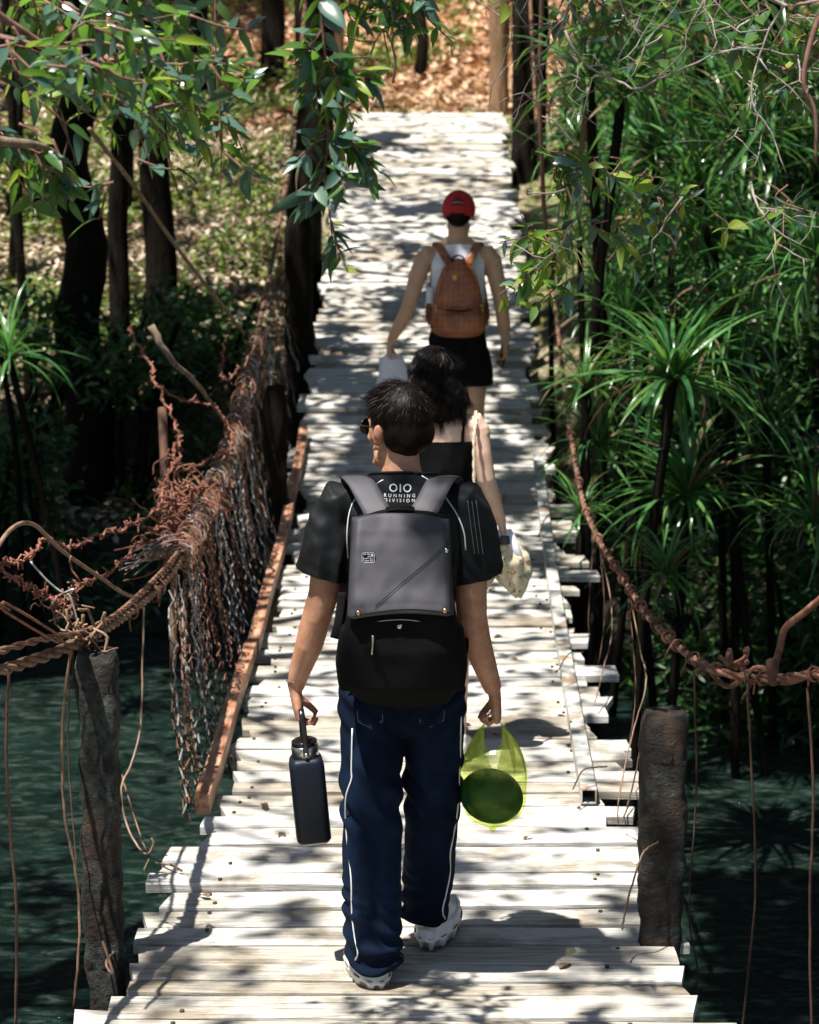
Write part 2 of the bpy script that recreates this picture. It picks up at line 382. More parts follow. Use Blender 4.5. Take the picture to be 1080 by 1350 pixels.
def along(x0, y0, y1, dzz, hw, hh, mat, parent, name, step=.5):
    Y = np.arange(y0, y1+step*.5, step); mb = MB(); r = []
    for q in Y: r.append([(x0+xc(q)+a*hw, q, dz(q)+dzz+b_*hh) for a, b_ in ((-1, -1), (1, -1), (1, 1), (-1, 1))])
    vs = [p for t in r for p in t]; fs = []
    for i in range(len(Y)-1):
        for j in range(4): j2 = (j+1) % 4; fs.append((i*4+j, i*4+j2, i*4+4+j2, i*4+4+j))
    fs += [(3, 2, 1, 0), tuple((len(Y)-1)*4+j for j in range(4))]; mb.add(vs, fs)
    return part(name, mb, mat, parent, False)
for x0 in (-.62, -.2, .2, .62): along(x0, 4.6, 25.2, -.09, .035, .05, M_stringer, bridge, 'stringer')
for q in np.arange(5.2, 25, 1.55):
    mb = MB(); mb.box((xc(q), q, dz(q)-.20), (.78, .05, .05)); part('cross_beam', mb, M_stringer, bridge, False)
mb = MB(); mb.box((-.93+.05, 6.42, dz(6.4)-.035), (.07, .06, .03), (0, .1, .1)); part('packing_block', mb, M_plank, bridge, False)
mb = MB(); mb.box((.74, 6.33, dz(6.35)-.05), (.06, .05, .02), (0, 0, .1)); part('packing_block', mb, M_beam, bridge, False)

# kerb timbers left, steel tube right
def polybar(pts, hw, hh, zoff=0):
    mb = MB(); r = []
    for p in pts: r.append([(p[0]+a*hw, p[1], p[2]+zoff+b_*hh) for a, b_ in ((-1, -1), (1, -1), (1, 1), (-1, 1))])
    mb.add([q for t in r for q in t], [(i*4+j, i*4+(j+1) % 4, i*4+4+(j+1) % 4, i*4+4+j) for i in range(len(pts)-1) for j in range(4)]+[(3, 2, 1, 0), tuple((len(pts)-1)*4+j for j in range(4))])
    return mb
kb = empty('timber_kerb', (-.75, 8.45, dz(8.45)), 'reddish squared timber kerb lying along the left deck edge', 'timber beam')
for a, b_ in ((8.45, 10.9), (10.93, 13.2), (13.24, 15.6)):
    Y = np.linspace(a, b_, 9); xk = lambda q: np.interp(q, [8.45, 15.6], [-.755, -.70])
    jx = random.uniform(-.01, .01)
    part('timber_length', polybar([(xk(q)+jx+.004*math.sin(q*3), q, dz(q)+.052) for q in Y], .027, .038), M_beam, kb, False)
rl = empty('steel_tube_kerb', (.68, 8.6, dz(8.6)), 'pale hollow square steel tube lying along the right deck edge', 'steel tube')
for a, b_ in ((8.6, 12.0), (12.03, 15.1)):
    Y = np.linspace(a, b_, 10); xk = lambda q: np.interp(q, [8.6, 15.1], [.665, .81]); hw = .029
    for dx, dz_, hx, hz in ((0, .058, hw, .0025), (0, .005, hw, .0025), (-hw+.0025, .0315, .0025, .0238), (hw-.0025, .0315, .0025, .0238)):
        part('tube_wall', polybar([(xk(q)+dx, q, dz(q)+.005+dz_) for q in Y], hx, hz), M_metal, rl, False)

# ------------------------------------------------------------------ posts
def post(x, y, top, r, name, label, mat, bot=-2.3, lean=(0, 0), sq=0, group=None, cat='post', n=36):
    mb = MB(); P = []; Rr = []
    NP = 90 if sq else 30
    for i in range(NP+1):
        t = i/NP; z = bot+(top-bot)*t; k = r*(1+.10*noise.noise(Vector((x*5, y, z*3)))) * (1 if i < NP else .86)
        P.append((x+lean[0]*(1-t), y+lean[1]*(1-t), z)); Rr.append(k)
    mb.loft(P, Rr, n, cap=not sq, sq=sq)
    me = mb.mesh(name, mat, True, (x, y, bot)); displace(me, lambda c_: .014*noise.noise(c_*14)+.009*noise.noise(c_*36))
    return tag(put(name, me, None, (x, y, bot)), label, cat, group)
post(-.925, 6.95, dz(6.9)+.96, .055, 'concrete_post', 'thin mossy post with a pale lichen top under the left cable', M_post, sq=5)
post(.775, 7.1, dz(7.0)+.735, .066, 'concrete_post', 'stout mossy square post with grey lichen top at the right deck edge', M_post, sq=5)
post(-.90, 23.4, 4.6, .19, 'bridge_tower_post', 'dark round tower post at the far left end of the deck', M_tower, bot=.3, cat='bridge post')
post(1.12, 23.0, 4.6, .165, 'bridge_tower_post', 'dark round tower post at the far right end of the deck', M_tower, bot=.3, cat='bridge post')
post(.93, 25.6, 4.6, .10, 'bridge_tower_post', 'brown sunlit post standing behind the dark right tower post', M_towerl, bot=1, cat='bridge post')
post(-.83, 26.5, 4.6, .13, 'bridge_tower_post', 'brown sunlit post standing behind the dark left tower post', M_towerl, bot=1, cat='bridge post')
post(1.31, 24.2, 4.6, .04, 'bridge_tower_post', 'slim dark pole right of the right tower post', M_tower, bot=1, cat='bridge post')
post(-.78, 13.9, dz(14)+.75, .07, 'deck_side_post', 'dark leaning post behind the wire netting beside the deck', M_tower, cat='post', lean=(.0, 0), bot=-1.7)
post(-.80, 17.5, dz(17.5)+.95, .10, 'deck_side_post', 'dark stump post left of the deck below the hanging leaves', M_tower, cat='post', bot=-1.7)
post(-.85, 19.6, dz(19.5)+.85, .14, 'deck_side_post', 'thick dark post against the deck edge before the left tower', M_tower, cat='post', bot=-1.7)

# ------------------------------------------------------------------ cables
def twisted(pts, r, name, mats, label, cat='cable', strands=3, pitch=.16, group=None, sub=12):
    P = smooth_path(pts, sub); L = 0; S = [0]
    for a, b_ in zip(P, P[1:]): L += (b_-a).length; S.append(L)
    root = empty(name, P[0], label, cat, group); H = Vector((0, 0, 1))
    nstep = max(20, int(L/.022)); Q = []
    for i in range(nstep+1):
        s_ = L*i/nstep; j = min(len(S)-2, max(0, int(np.searchsorted(S, s_))-1)); t = (s_-S[j])/max(1e-6, S[j+1]-S[j])
        Q.append((P[j].lerp(P[j+1], min(1, t)), s_))
    for k in range(strands):
        pp = []
        for i, (p, s_) in enumerate(Q):
            t = (Q[min(i+1, nstep)][0]-Q[max(i-1, 0)][0]).normalized(); a = (H-t*H.dot(t)).normalized(); b_ = t.cross(a)
            th = 2*math.pi*(s_/pitch+k/strands); pp.append(p+a*math.cos(th)*r*.55+b_*math.sin(th)*r*.55)
        mb = MB(); mb.loft(pp, r*.55, 6, cap=False); part('strand', mb, mats[k % len(mats)], root)
    return root, Q
def coil(c, t, r, wr, turns=2.2, seed=0):
    t = Vector(t).normalized(); a = Vector((0, 0, 1)); a = (a-t*a.dot(t)).normalized(); b_ = t.cross(a); P = []
    for i in range(int(turns*9)):
        th = i*2*math.pi/9; rr = r*random.uniform(.95, 1.25)
        P.append(Vector(c)+t*(i/9*wr*1.9-turns*wr)+a*math.cos(th)*rr+b_*math.sin(th)*rr)
    P.append(P[-1]+Vector((random.uniform(-.03, .03), 0, -.05))); mb = MB(); mb.loft(smooth_path(P, 2), wr, 5, cap=False); return mb
LC = [at(-140, 925, 5.6), at(-30, 893, 6.1), at(40, 872, 6.5), at(100, 849, 6.9), at(160, 815, 7.8), at(215, 768, 9.0), at(245, 722, 10.0), at(283, 640, 11.6), at(303, 590, 12.4), at(322, 515, 13.6), at(338, 450, 14.7), at(362, 330, 17.0), at(385, 190, 19.8), at(402, 10, 22.5), at(405, -60, 23.3)]
rootL, QL = twisted(LC, .0165, 'main_cable', [M_brbr, M_rust, M_brbr], 'thick twisted rusty main cable climbing along the left side', pitch=.3)
rootL2, QL2 = twisted([at(-140, 905, 5.65), at(-30, 868, 6.15), at(60, 842, 6.6), at(110, 834, 6.95), at(160, 806, 7.8), at(213, 755, 9.0), at(238, 725, 9.8)], .011, 'side_cable', [M_rust, M_brbr], 'thinner rusty cable lashed above the thick left main cable', pitch=.2, strands=2)
RC = [at(1200, 885, 6.0), at(1085, 888, 6.5), at(1000, 894, 6.9), at(930, 878, 7.2), at(880, 838, 8.2), at(850, 806, 9.1), at(815, 752, 10.2), at(790, 712, 11.2), at(770, 665, 12.0), at(757, 600, 13.0), at(748, 540, 13.8), at(735, 430, 15.4), at(722, 335, 17.0), at(710, 200, 19.4), at(700, 20, 22.3), at(698, -50, 23.0)]
rootR, QR = twisted(RC, .0125, 'main_cable', [M_rust, M_brbr, M_rust], 'thick twisted rusty main cable running along the right side', pitch=.28)
for (Q, root, ds) in ((QL, rootL, [1.42, 1.48, 1.55, 2.5, 3.1, 3.3, 3.7, 4.2, 4.35, 5.0]), (QR, rootR, [.6, .95, 1.02, 1.55, 1.95, 2.3, 2.7, 3.1, 3.4, 3.8, 4.1, 4.5, 4.9, 5.4, 6.0, 6.6, 7.5])):
    for s_ in ds:
        i = min(range(len(Q)), key=lambda q: abs(Q[q][1]-s_)); p = Q[i][0]; t = Q[i+1][0]-Q[i-1][0]
        part('lashing', coil(p, t, .024 if root is rootL else .018, random.uniform(.003, .0055), random.uniform(1.6, 4)), random.choice([M_rustd, M_rust, M_rust2, M_rustd]), root)
# second loose strand and knot near the right foreground
w2 = wire([at(925, 872, 7.2), at(960, 905, 7.1), at(1000, 880, 6.95), at(1035, 900, 6.8), at(1090, 880, 6.6)], .009, 6, 8)
part('loose_strand', w2, M_rust, rootR)
for i in range(7):
    c_ = at(925+i*11, 878+random.uniform(-10, 8), 7.2); P = [c_+Vector((random.uniform(-.035, .035), random.uniform(-.02, .02), random.uniform(-.03, .03))) for _ in range(5)]
    part('knot_strand', wire(P, random.uniform(.005, .009), 6, 5), random.choice([M_rust, M_brbr]), rootR)
mb = MB(); mb.loft([at(1017, 872, 6.8), at(1021, 900, 6.78)], .018, 14, hint=(0, 0, 1)); part('clamp', mb, M_rustd, rootR)
solo('bent_cable', wire([at(1020, 885, 6.85), at(1028, 855, 6.85), at(1036, 828, 6.85), at(1062, 806, 6.8), at(1095, 775, 6.7), at(1140, 700, 6.5)], .011, 7, 6), M_rust, at(1020, 885, 6.85), label='short rusty cable bending up from the clamp at the right edge', cat='cable')
# hanging wires: (points, radius, material, label)
def hang(pts, r, mat, label, n=5, sub=6): return solo('hanging_wire', wire(pts, r*.75, n, sub, jit=.0015), mat, pts[0], label=label, cat='wire')
hang([at(985, 900, 6.9), at(990, 1000, 6.9), at(996, 1150, 6.9), at(990, 1250, 6.9), at(975, 1380, 6.9)], .005, M_rustd, 'dark rusty wire hanging straight down right of the stout post')
hang([at(1065, 905, 6.6), at(1072, 1050, 6.6), at(1068, 1200, 6.6), at(1070, 1380, 6.6)], .006, M_rustd, 'dark rusty wire hanging at the right edge of the picture')
hang([at(915, 885, 7.3), at(918, 1050, 7.3), at(908, 1200, 7.3), at(920, 1290, 7.3), at(905, 1370, 7.3)], .004, M_rustd, 'thin dark wire hanging just right of the stout post')
hang([at(832, 790, 9.6), at(845, 860, 9.3), at(852, 900, 8.9), at(836, 960, 8.8), at(822, 1020, 8.5), at(815, 1060, 8.4)], .004, M_tan, 'tan wire looping from the right cable to the deck edge')
hang([at(828, 780, 9.8), at(838, 900, 9.1), at(830, 980, 8.8), at(815, 1060, 8.4), at(822, 1110, 8.3), at(850, 1140, 8.1)], .003, M_rustd, 'dark wire crossing the tan wire beside the stout post')
hang([at(787, 705, 11.3), at(805, 790, 11.0), at(806, 840, 10.5), at(796, 880, 10.2), at(785, 925, 9.9)], .004, M_tan, 'tan wire curving from the right cable to a plank end')
hang([at(783, 700, 11.4), at(779, 760, 11.3), at(776, 820, 11.2), at(778, 850, 11.2)], .003, M_rustd, 'short dark wire hanging straight between cable and deck')
hang([at(790, 705, 11.2), at(797, 800, 11), at(792, 860, 10.8), at(780, 900, 10.8)], .003, M_rustd, 'dark wire hanging behind the curving tan wire')
hang([at(845, 985, 7.6), at(838, 1020, 7.9), at(828, 1060, 8.1), at(820, 1085, 8.2)], .004, M_tan, 'pale wire slanting from the stout post to the deck')
hang([at(868, 1110, 7.0), at(850, 1122, 6.95), at(838, 1150, 6.9), at(825, 1200, 6.9), at(820, 1225, 6.85)], .0045, M_brbr, 'brown wire tied round the foot of the stout post')
hang([at(12, 880, 6.4), at(8, 980, 6.4), at(14, 1100, 6.4), at(22, 1200, 6.4), at(20, 1370, 6.4)], .006, M_rustd, 'dark rusty wire hanging at the left edge over the water')
hang([at(96, 850, 6.85), at(84, 930, 6.8), at(84, 1060, 6.8), at(100, 1150, 6.8), at(105, 1230, 6.75), at(97, 1330, 6.7)], .006, M_brbr, 'brown wire hanging down the left side of the thin post')
hang([at(92, 855, 6.85), at(90, 1000, 6.9), at(99, 1120, 6.85), at(104, 1200, 6.8)], .003, M_rustd, 'thin dark wire beside the thin post')
hang([at(190, 800, 8.6), at(188, 870, 8.5), at(185, 960, 8.4), at(172, 1010, 8.3), at(160, 1040, 8.2), at(168, 1090, 8.1), at(190, 1125, 8.0), at(202, 1115, 8.0), at(200, 1105, 8.0)], .0055, M_tan, 'tan knotted wire hanging right of the thin post')
hang([at(160, 1020, 8.3), at(172, 1060, 8.2), at(188, 1110, 8.0), at(196, 1130, 8.0), at(190, 1148, 7.95)], .004, M_brbr, 'brown wire hooked at the end of the tan knotted wire')
hang([at(153, 860, 7.0), at(152, 960, 7.0), at(153, 1015, 7.0)], .003, M_rustd, 'short wire hanging close against the thin post')
hang([at(205, 1138, 7.9), at(225, 1140, 7.8), at(240, 1148, 7.75)], .006, M_tan, 'curled tan rod end resting on the left plank ends')
hang([at(150, 1255, 6.9), at(140, 1270, 6.8), at(150, 1285, 6.75), at(135, 1240, 6.8)], .006, M_brbr, 'bent bracket wire at the foot of the thin post')
hang([at(800, 1010, 8.7), at(770, 1015, 8.6), at(755, 1040, 8.5)], .004, M_rustd, 'tie wire looped over the pale steel tube near its open end')
hang([at(770, 860, 10.3), at(750, 862, 10.2), at(735, 885, 10.1)], .004, M_rustd, 'tie wire looped over the middle of the pale steel tube')
hang([at(747, 673, 13.6), at(722, 680, 13.3), at(710, 706, 13.2)], .006, M_tan, 'bent tan rod crossing the far part of the pale steel tube')
# turnbuckle, left foreground
tb = empty('turnbuckle', at(40, 815, 6.2), 'rusty orange turnbuckle lying in the upper left cables', 'turnbuckle')
a0, a1 = at(3, 798, 6.2), at(78, 843, 6.55); u = (a1-a0).normalized(); pz = Vector((0, 0, 1)); pz = (pz-u*pz.dot(u)).normalized()
for s_ in (-1, 1): part('frame_bar', wire([a0+u*.01, a0+u*.03+pz*.011*s_, a1-u*.03+pz*.011*s_, a1-u*.01], .004, 6, 4), M_rust2, tb)
part('bolt', wire([a0-u*.06, a0+u*.05], .004, 6, 1), M_rust, tb); part('bolt', wire([a1-u*.045, a1+u*.05], .004, 6, 1), M_rust, tb)
# curved conduit and thin white wire
solo('curved_rod', wire([at(-20, 760, 6.6), at(-5, 725, 6.7), at(18, 695, 6.9), at(45, 692, 7.1), at(80, 725, 7.5), at(130, 760, 8.0), at(165, 783, 8.5), at(195, 789, 8.9)], .007, 7, 8), M_tan, at(0, 720, 6.7), label='tan rod arching up above the left cables', cat='rod')
solo('pale_wire', wire([at(40, 740, 7), at(62, 765, 7), at(85, 782, 7), at(98, 776, 7.0), at(85, 782, 7), at(92, 785, 7), at(100, 810, 7), at(106, 836, 7)], .0035, 5, 5), M_wire, at(90, 785, 7), label='thin pale wire forked between barbed strands and the left cable', cat='wire')
solo('guy_rope', wire([at(118, 170, 10.8), at(180, 250, 11.6), at(240, 335, 12.6), at(322, 440, 14.0)], .011, 6, 6), M_tan, at(322, 440, 14), label='tan guy rope slanting down in front of the dark left trunks', cat='rope')
solo('dry_vine', wire([at(200, 430, 12), at(222, 470, 12), at(262, 510, 12.2), at(300, 560, 12.4)], (.02, .008), 7, 6, jit=.004), M_barkl, at(300, 560, 12.4), label='pale dry vine stem running down to the tangled netting', cat='vine')
solo('stay_rod', wire([at(715, -20, 14), at(712, 120, 14.1), at(716, 240, 14.2), at(724, 380, 14.4)], .013, 6, 5, jit=.002), M_twigr, at(724, 380, 14.4), label='reddish vine stem hanging in front of the dark right tower post', cat='vine')
solo('steel_stake', wire([at(214, 538, 11.8), at(218, 640, 11.6), at(222, 760, 11.2)], .022, 8, 3), M_rustd, at(222, 760, 11.2), label='dark red steel stake standing behind the rust tangle', cat='stake')
solo('bamboo_stake', wire([at(230, 745, 9.9), at(229, 800, 9.85), at(228, 880, 9.8)], .014, 8, 3), M_tan, at(228, 880, 9.8), label='pale bamboo stake under the left cable at the netting', cat='stake')

# ------------------------------------------------------------------ barbed wire and netting
def barbed(pts, r, label, mat, dens=32, ln=.03):
    P = smooth_path(pts, 10); root = empty('barbed_wire', P[0], label, 'barbed wire', 'rusty barbed wire strands left of the bridge')
    P2 = [p+Vector([random.gauss(0, .006) for _ in range(3)]) for p in P]
    mb = MB(); mb.loft(P2, r, 5, cap=False); part('wire', mb, mat, root)
    mb = MB(); mb.loft([p+Vector((.006*math.sin(i*1.7), .006*math.cos(i*1.7), .006*math.sin(i*2.1))) for i, p in enumerate(P2)], r*.7, 4, cap=False); part('wire', mb, mat, root)
    L = sum((b_-a).length for a, b_ in zip(P, P[1:])); mb = MB()
    for i in range(int(L*dens)):
        j = random.randrange(len(P)-1); c_ = P2[j].lerp(P2[j+1], random.random()); d = Vector([random.gauss(0, 1) for _ in range(3)]).normalized()
        mb.loft([c_-d*ln*random.uniform(.2, .5), c_+Vector([random.gauss(0, .003) for _ in range(3)]), c_+d*ln*random.uniform(.4, 1)], r*.8, 4, cap=False)
    part('barb', mb, mat, root, kind='stuff')
barbed([at(-20, 750, 7.5), at(12, 742, 7.6), at(40, 735, 7.7), at(60, 710, 7.8), at(90, 722, 8.1), at(130, 706, 8.6), at(175, 690, 9.4), at(215, 668, 10.4), at(235, 650, 11)], .0045, 'barbed strand sagging highest above the turnbuckle', M_rust2)
barbed([at(-5, 750, 7.4), at(30, 768, 7.4), at(60, 785, 7.5), at(80, 795, 7.5), at(105, 770, 8), at(145, 752, 8.6), at(185, 715, 9.5), at(225, 680, 10.4)], .0045, 'barbed strand dipping to a rusty clump above the cable', M_rust2)
barbed([at(170, 430, 12.3), at(205, 500, 12), at(232, 560, 11.6), at(236, 600, 11.2), at(215, 640, 11), at(218, 670, 10.8)], .006, 'barbed strand looping down left of the netting top', M_rust2, 45, .035)
barbed([at(195, 500, 12.2), at(235, 525, 12.2), at(280, 535, 12.2), at(300, 560, 12.2), at(306, 590, 12.1), at(280, 605, 12), at(240, 620, 11.8)], .006, 'barbed strand making a red hoop over the netting', M_rust2, 45, .035)
barbed([at(228, 585, 11.4), at(236, 640, 11.2), at(236, 680, 10.8), at(225, 690, 10.6)], .006, 'short barbed strand hanging inside the red hoop', M_rust2, 45, .035)
barbed([at(300, 440, 13.6), at(292, 480, 13.6), at(300, 500, 13.5), at(340, 455, 13.8)], .005, 'small barbed strand at the end of the guy rope', M_rust, 40)
# rusty clump of tangled wire
def tangle(c_fn, k, label, mats, spread, r=(.0025, .005), name='wire_tangle'):
    root = empty(name, c_fn(0), label, 'wire tangle')
    for i in range(k):
        c_ = c_fn(random.random()); P = [c_]
        d = Vector([random.gauss(0, 1) for _ in range(3)]).normalized()
        for q in range(random.randint(3, 6)):
            d = (d+Vector([random.gauss(0, .8) for _ in range(3)])).normalized(); P.append(P[-1]+d*spread*random.uniform(.3, .8))
        part('wire', wire(P, random.uniform(*r), 4, 3), random.choice(mats), root)
    return root
tangle(lambda t: at(225+t*20, 700-t*60, 10.6+.6*t)+Vector((random.gauss(0, .06), random.gauss(0, .1), random.gauss(0, .05))), 150, 'dense red rusty wire tangle where the barbed strands meet the netting', [M_rust2, M_rust2, M_rust], .06)
tangle(lambda t: at(55+t*50, 800-6*t, 7.5)+Vector((random.gauss(0, .02), random.gauss(0, .03), random.gauss(0, .015))), 30, 'small brown wire clump above the turnbuckle', [M_brbr, M_rust], .035, (.002, .004))
tangle(lambda t: at(96+t*26, 838, 6.95)+Vector((random.gauss(0, .01), random.gauss(0, .02), random.gauss(0, .01))), 26, 'wire wrapped over the cable at the thin post', [M_brbr, M_tan], .04, (.003, .0055))
# netting hung from the left cable to the deck edge
net = empty('wire_netting', (-.95, 9.6, dz(9.6)), 'sagging curtain of rusty and grey wire netting hung left of the deck', 'wire netting')
ql = [q for q in QL if q[0].y > 9.3]
def cablept(yq):
    return min(ql, key=lambda q: abs(q[0].y-yq))[0]
NC = 150
for i in range(NC):
    yq = 9.4+8.6*(i/NC)**1.25; top = cablept(yq)+Vector((random.gauss(0, .02), 0, random.uniform(-.01, .03)))
    kx = float(np.interp(yq, [9.4, 11, 14, 18], [-.86, -.82, -.80, -.82]))
    bot = Vector((kx+random.gauss(0, .03), yq-float(np.interp(yq, [9.4, 12], [.25, .05])), dz(yq)-float(np.interp(yq, [9.4, 10.5, 13], [.22, .12, .0]))))
    ns = 26 if yq < 13 else 14; P = []; ph = (i % 2)*math.pi
    belly = -.05*random.random()
    st = random.uniform(0, .12) if random.random() < .7 else random.uniform(.1, .5)
    for j in range(ns+1):
        t = j/ns; p = top.lerp(bot, st+(1-st)*t)
        p += Vector((belly*math.sin(math.pi*t)+random.gauss(0, .007), .017*math.cos(ph+j*math.pi)+random.gauss(0, .006), 0)); P.append(p)
    if random.random() < .25: P = P[:int(ns*random.uniform(.5, .9))]
    mt = random.choices([M_wire, M_rust, M_rust2, M_brbr, M_rustd], [4.5, 1.5, 1.0, 1.5, 4] if yq < 14 else [1, .5, .3, 1, 6])[0]
    mb = MB(); mb.loft(P, random.uniform(.0022, .0038), 4, cap=False); part('wire', mb, mt, net, False)
# matted roll of netting wound round the cable itself
roll = empty('netting_roll', cablept(10), 'matted roll of orange and grey wires wound round the left cable', 'wire roll')
for i in range(260):
    yq = 9.7+3.6*random.random(); 
    if i > 200: yq = 13.2+1.6*random.random()
    p = cablept(yq); q = cablept(yq+.1); t = (q-p).normalized(); a = Vector((0, 0, 1)); b_ = t.cross(a).normalized(); th0 = random.uniform(0, 6.28)
    rr = random.uniform(.02, .055); P = []
    for j in range(random.randint(4, 8)):
        th = th0+j*.75; P.append(p+t*(.02*j)+a*math.sin(th)*rr*(1+.06*j)+b_*math.cos(th)*rr*1.1+Vector([random.gauss(0, .006) for _ in range(3)]))
    if random.random() < .5: P += [P[-1]+Vector((random.uniform(-.02, .06), random.uniform(-.05, .05), -random.uniform(.04, .14)))]
    part('wire', wire(P, random.uniform(.0025, .0045), 4, 2), random.choices([M_wire, M_rust, M_rust2, M_tan, M_brbr], [3, 2, 3, 3, 2])[0], roll, False)
# frayed pale wire end sticking out under the rust tangle
fr = empty('frayed_wire_bundle', at(215, 740, 9.9), 'pale frayed wire bundle sticking out left under the rust tangle', 'wire bundle')
for i in range(46):
    a0 = at(238+random.uniform(-4, 8), 712+random.uniform(-10, 14), 10.1); a1 = at(random.uniform(150, 205), 0, 9.8); t = random.uniform(.3, 1)
    e = at(238-85*t+random.gauss(0, 4), 712+(60*t)*random.uniform(.2, 1.0), 9.8)
    part('wire', wire([a0, a0.lerp(e, .5)+Vector((0, random.gauss(0, .02), random.gauss(0, .02))), e], .003, 4, 4), random.choice([M_wire, M_wire, M_rust2]), fr, False)
# ------------------------------------------------------------------ leaf meshes
def leaf_mesh(L, W, mat, bend=.25, fold=.25, name='leaf', k=6):
    mb = MB(); rows = []
    for i in range(k+1):
        t = i/k; wv = W*.5*math.sin(math.pi*min(1, t**.75*1.0))**.8*(1-.15*t) if 0 < t < 1 else .0006
        y = L*t; z = -bend*L*t*t
        rows.append([(-wv, y, z+fold*wv), (0, y, z), (wv, y, z+fold*wv)])
    vs = [p for r in rows for p in r]; fs = []
    for i in range(k):
        for j in range(2): fs.append((i*3+j, i*3+j+1, i*3+4+j, i*3+3+j))
    mb.add(vs, fs); return mb.mesh(name, mat, True)
LEAVES = {}
for key, mt in (('A', M_leafA), ('B', M_leafB), ('C', M_leafC)):
    LEAVES[key] = [leaf_mesh(L, W, mt, b_, f_) for L, W, b_, f_ in ((.088, .036, .2, .3), (.075, .036, .05, .4), (.10, .034, .35, .2), (.065, .030, .15, .1))]
def orient(d, roll, up=Vector((0, 0, 1))):
    y = d.normalized(); x = y.cross(up)
    if x.length < .05: x = Vector((1, 0, 0))
    x.normalize(); z = x.cross(y); M = Matrix((x, y, z)).transposed(); return (M@Matrix.Rotation(roll, 3, 'Y')).to_euler()
def spray(root, pts, kinds, step=.028, leafscale=1, stem=.0022, twigmat=None, spread=1.0, droop=.5, sub=6, side=0, bare=0):
    P = smooth_path(pts, sub); L = 0
    mb = MB(); mb.loft(P, [stem*(1.6-1.1*i/len(P)) for i in range(len(P))], 5, cap=False); part('twig', mb, twigmat or M_twigr, root, kind=None)
    acc = 0; s_ = 1; tot = sum((b_-a).length for a, b_ in zip(P, P[1:])); run = 0
    for a, b_ in zip(P, P[1:]):
        seg = b_-a; l = seg.length
        if l < 1e-6: continue
        acc += l; run += l
        while acc > step:
            acc -= step; s_ = -s_
            if run/tot < bare: continue
            if random.random() < .12: continue
            t = seg/l; sd_ = t.cross(Vector((random.gauss(0, .3), 1, .5))).normalized()*s_
            d = (t*random.uniform(.2, .9)+sd_*spread*random.uniform(.5, 1.1)+Vector((random.gauss(0, .3), random.gauss(0, .45), -droop*random.uniform(-.6, 1.5)))).normalized()
            me = random.choice(LEAVES[random.choices(list(kinds), list(kinds.values()))[0]]); sc_ = leafscale*random.uniform(.6, 1.2)*(1 if run/tot < .85 else .75)
            o = put('leaf', me, root, a+t*random.uniform(0, l)-wloc(root), orient(d, random.uniform(-1.2, 1.2))); o.scale = (sc_*random.uniform(.85, 1.1), sc_, sc_)
def twigs(root, p, d, L, r, depth, mat, mb=None, curl=.25):
    top = mb is None
    if top: mb = MB()
    P = [p]; n_ = max(4, int(L/.035)); q = p.copy(); dd = d.normalized()
    for i in range(n_):
        dd = (dd+Vector([random.gauss(0, curl) for _ in range(3)])*Vector((1, .6, 1)).length/1.6).normalized(); q = q+dd*L/n_; P.append(q.copy())
        if depth and random.random() < .30:
            s_ = dd.cross(Vector((0, 1, random.gauss(0, .4)))).normalized()*random.choice((-1, 1))
            twigs(root, q, dd*.6+s_, L*random.uniform(.3, .6), r*.6, depth-1, mat, mb, curl)
    mb.loft(P, [r*(1-.7*i/len(P)) for i in range(len(P))], 4 if r < .003 else 6, cap=False)
    if top: part('twig', mb, mat, root)
    return P
# --- foreground leafy branches, upper left (about 5-6 m from the lens)
K1 = {'A': 5, 'B': 4, 'C': 1.6}; K2 = {'A': 4, 'B': 5, 'C': .4}; K3 = {'A': 3, 'B': 1, 'C': 4}
br = empty('leafy_branch', at(0, 180, 5.2), 'thick brown branch stub entering at the left edge with leafy side twigs', 'branch')
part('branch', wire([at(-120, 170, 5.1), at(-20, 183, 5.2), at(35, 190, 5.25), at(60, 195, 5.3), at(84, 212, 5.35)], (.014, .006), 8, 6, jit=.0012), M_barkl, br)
for a in range(13):
    x0 = random.uniform(-30, 70); y0 = random.uniform(120, 215)
    spray(br, [at(x0, y0, 5.3), at(x0+random.uniform(10, 40), y0+random.uniform(10, 50), 5.3), at(x0+random.uniform(20, 70), y0+random.uniform(40, 90), 5.35)], K1, .02, .78)
br = empty('leafy_branch', at(60, 20, 5.4), 'dense leafy bough filling the upper left corner', 'branch')
twigs(br, at(-40, 40, 5.4), Vector((1, .1, -.1)), .6, .006, 1, M_barkl)
for a in range(34):
    x0 = random.uniform(-40, 190); y0 = random.uniform(-50, 110); y_ = random.uniform(5.0, 6.0)
    spray(br, [at(x0, y0, y_), at(x0+random.uniform(20, 70), y0+random.uniform(-5, 50), y_), at(x0+random.uniform(50, 120), y0+random.uniform(10, 100), y_+.1)], K1, .02, .8)
br = empty('leafy_branch', at(150, 40, 5.6), 'leafy bough spreading right above the dark left trunks', 'branch')
part('branch', wire([at(-40, -10, 5.4), at(60, 60, 5.5), at(150, 95, 5.6), at(205, 130, 5.6), at(300, 165, 5.7)], (.009, .003), 7, 6, jit=.001), M_twigr, br)
for a in range(34):
    x0 = random.uniform(90, 290); y0 = random.uniform(20, 140)+(x0-90)*.05; y_ = random.uniform(5.2, 6.1)
    spray(br, [at(x0, y0, y_), at(x0+random.uniform(10, 50), y0+random.uniform(-5, 40), y_), at(x0+random.uniform(30, 75), y0+random.uniform(20, 80), y_+.1)], K1, .021, .8)
br = empty('leafy_branch', at(285, -20, 5.6), 'thin twig hanging straight down with narrow leaves left of the deck', 'branch')
spray(br, [at(285, -60, 5.6), at(284, 30, 5.6), at(286, 100, 5.6), at(292, 190, 5.6), at(290, 250, 5.6)], K2, .03, .85)
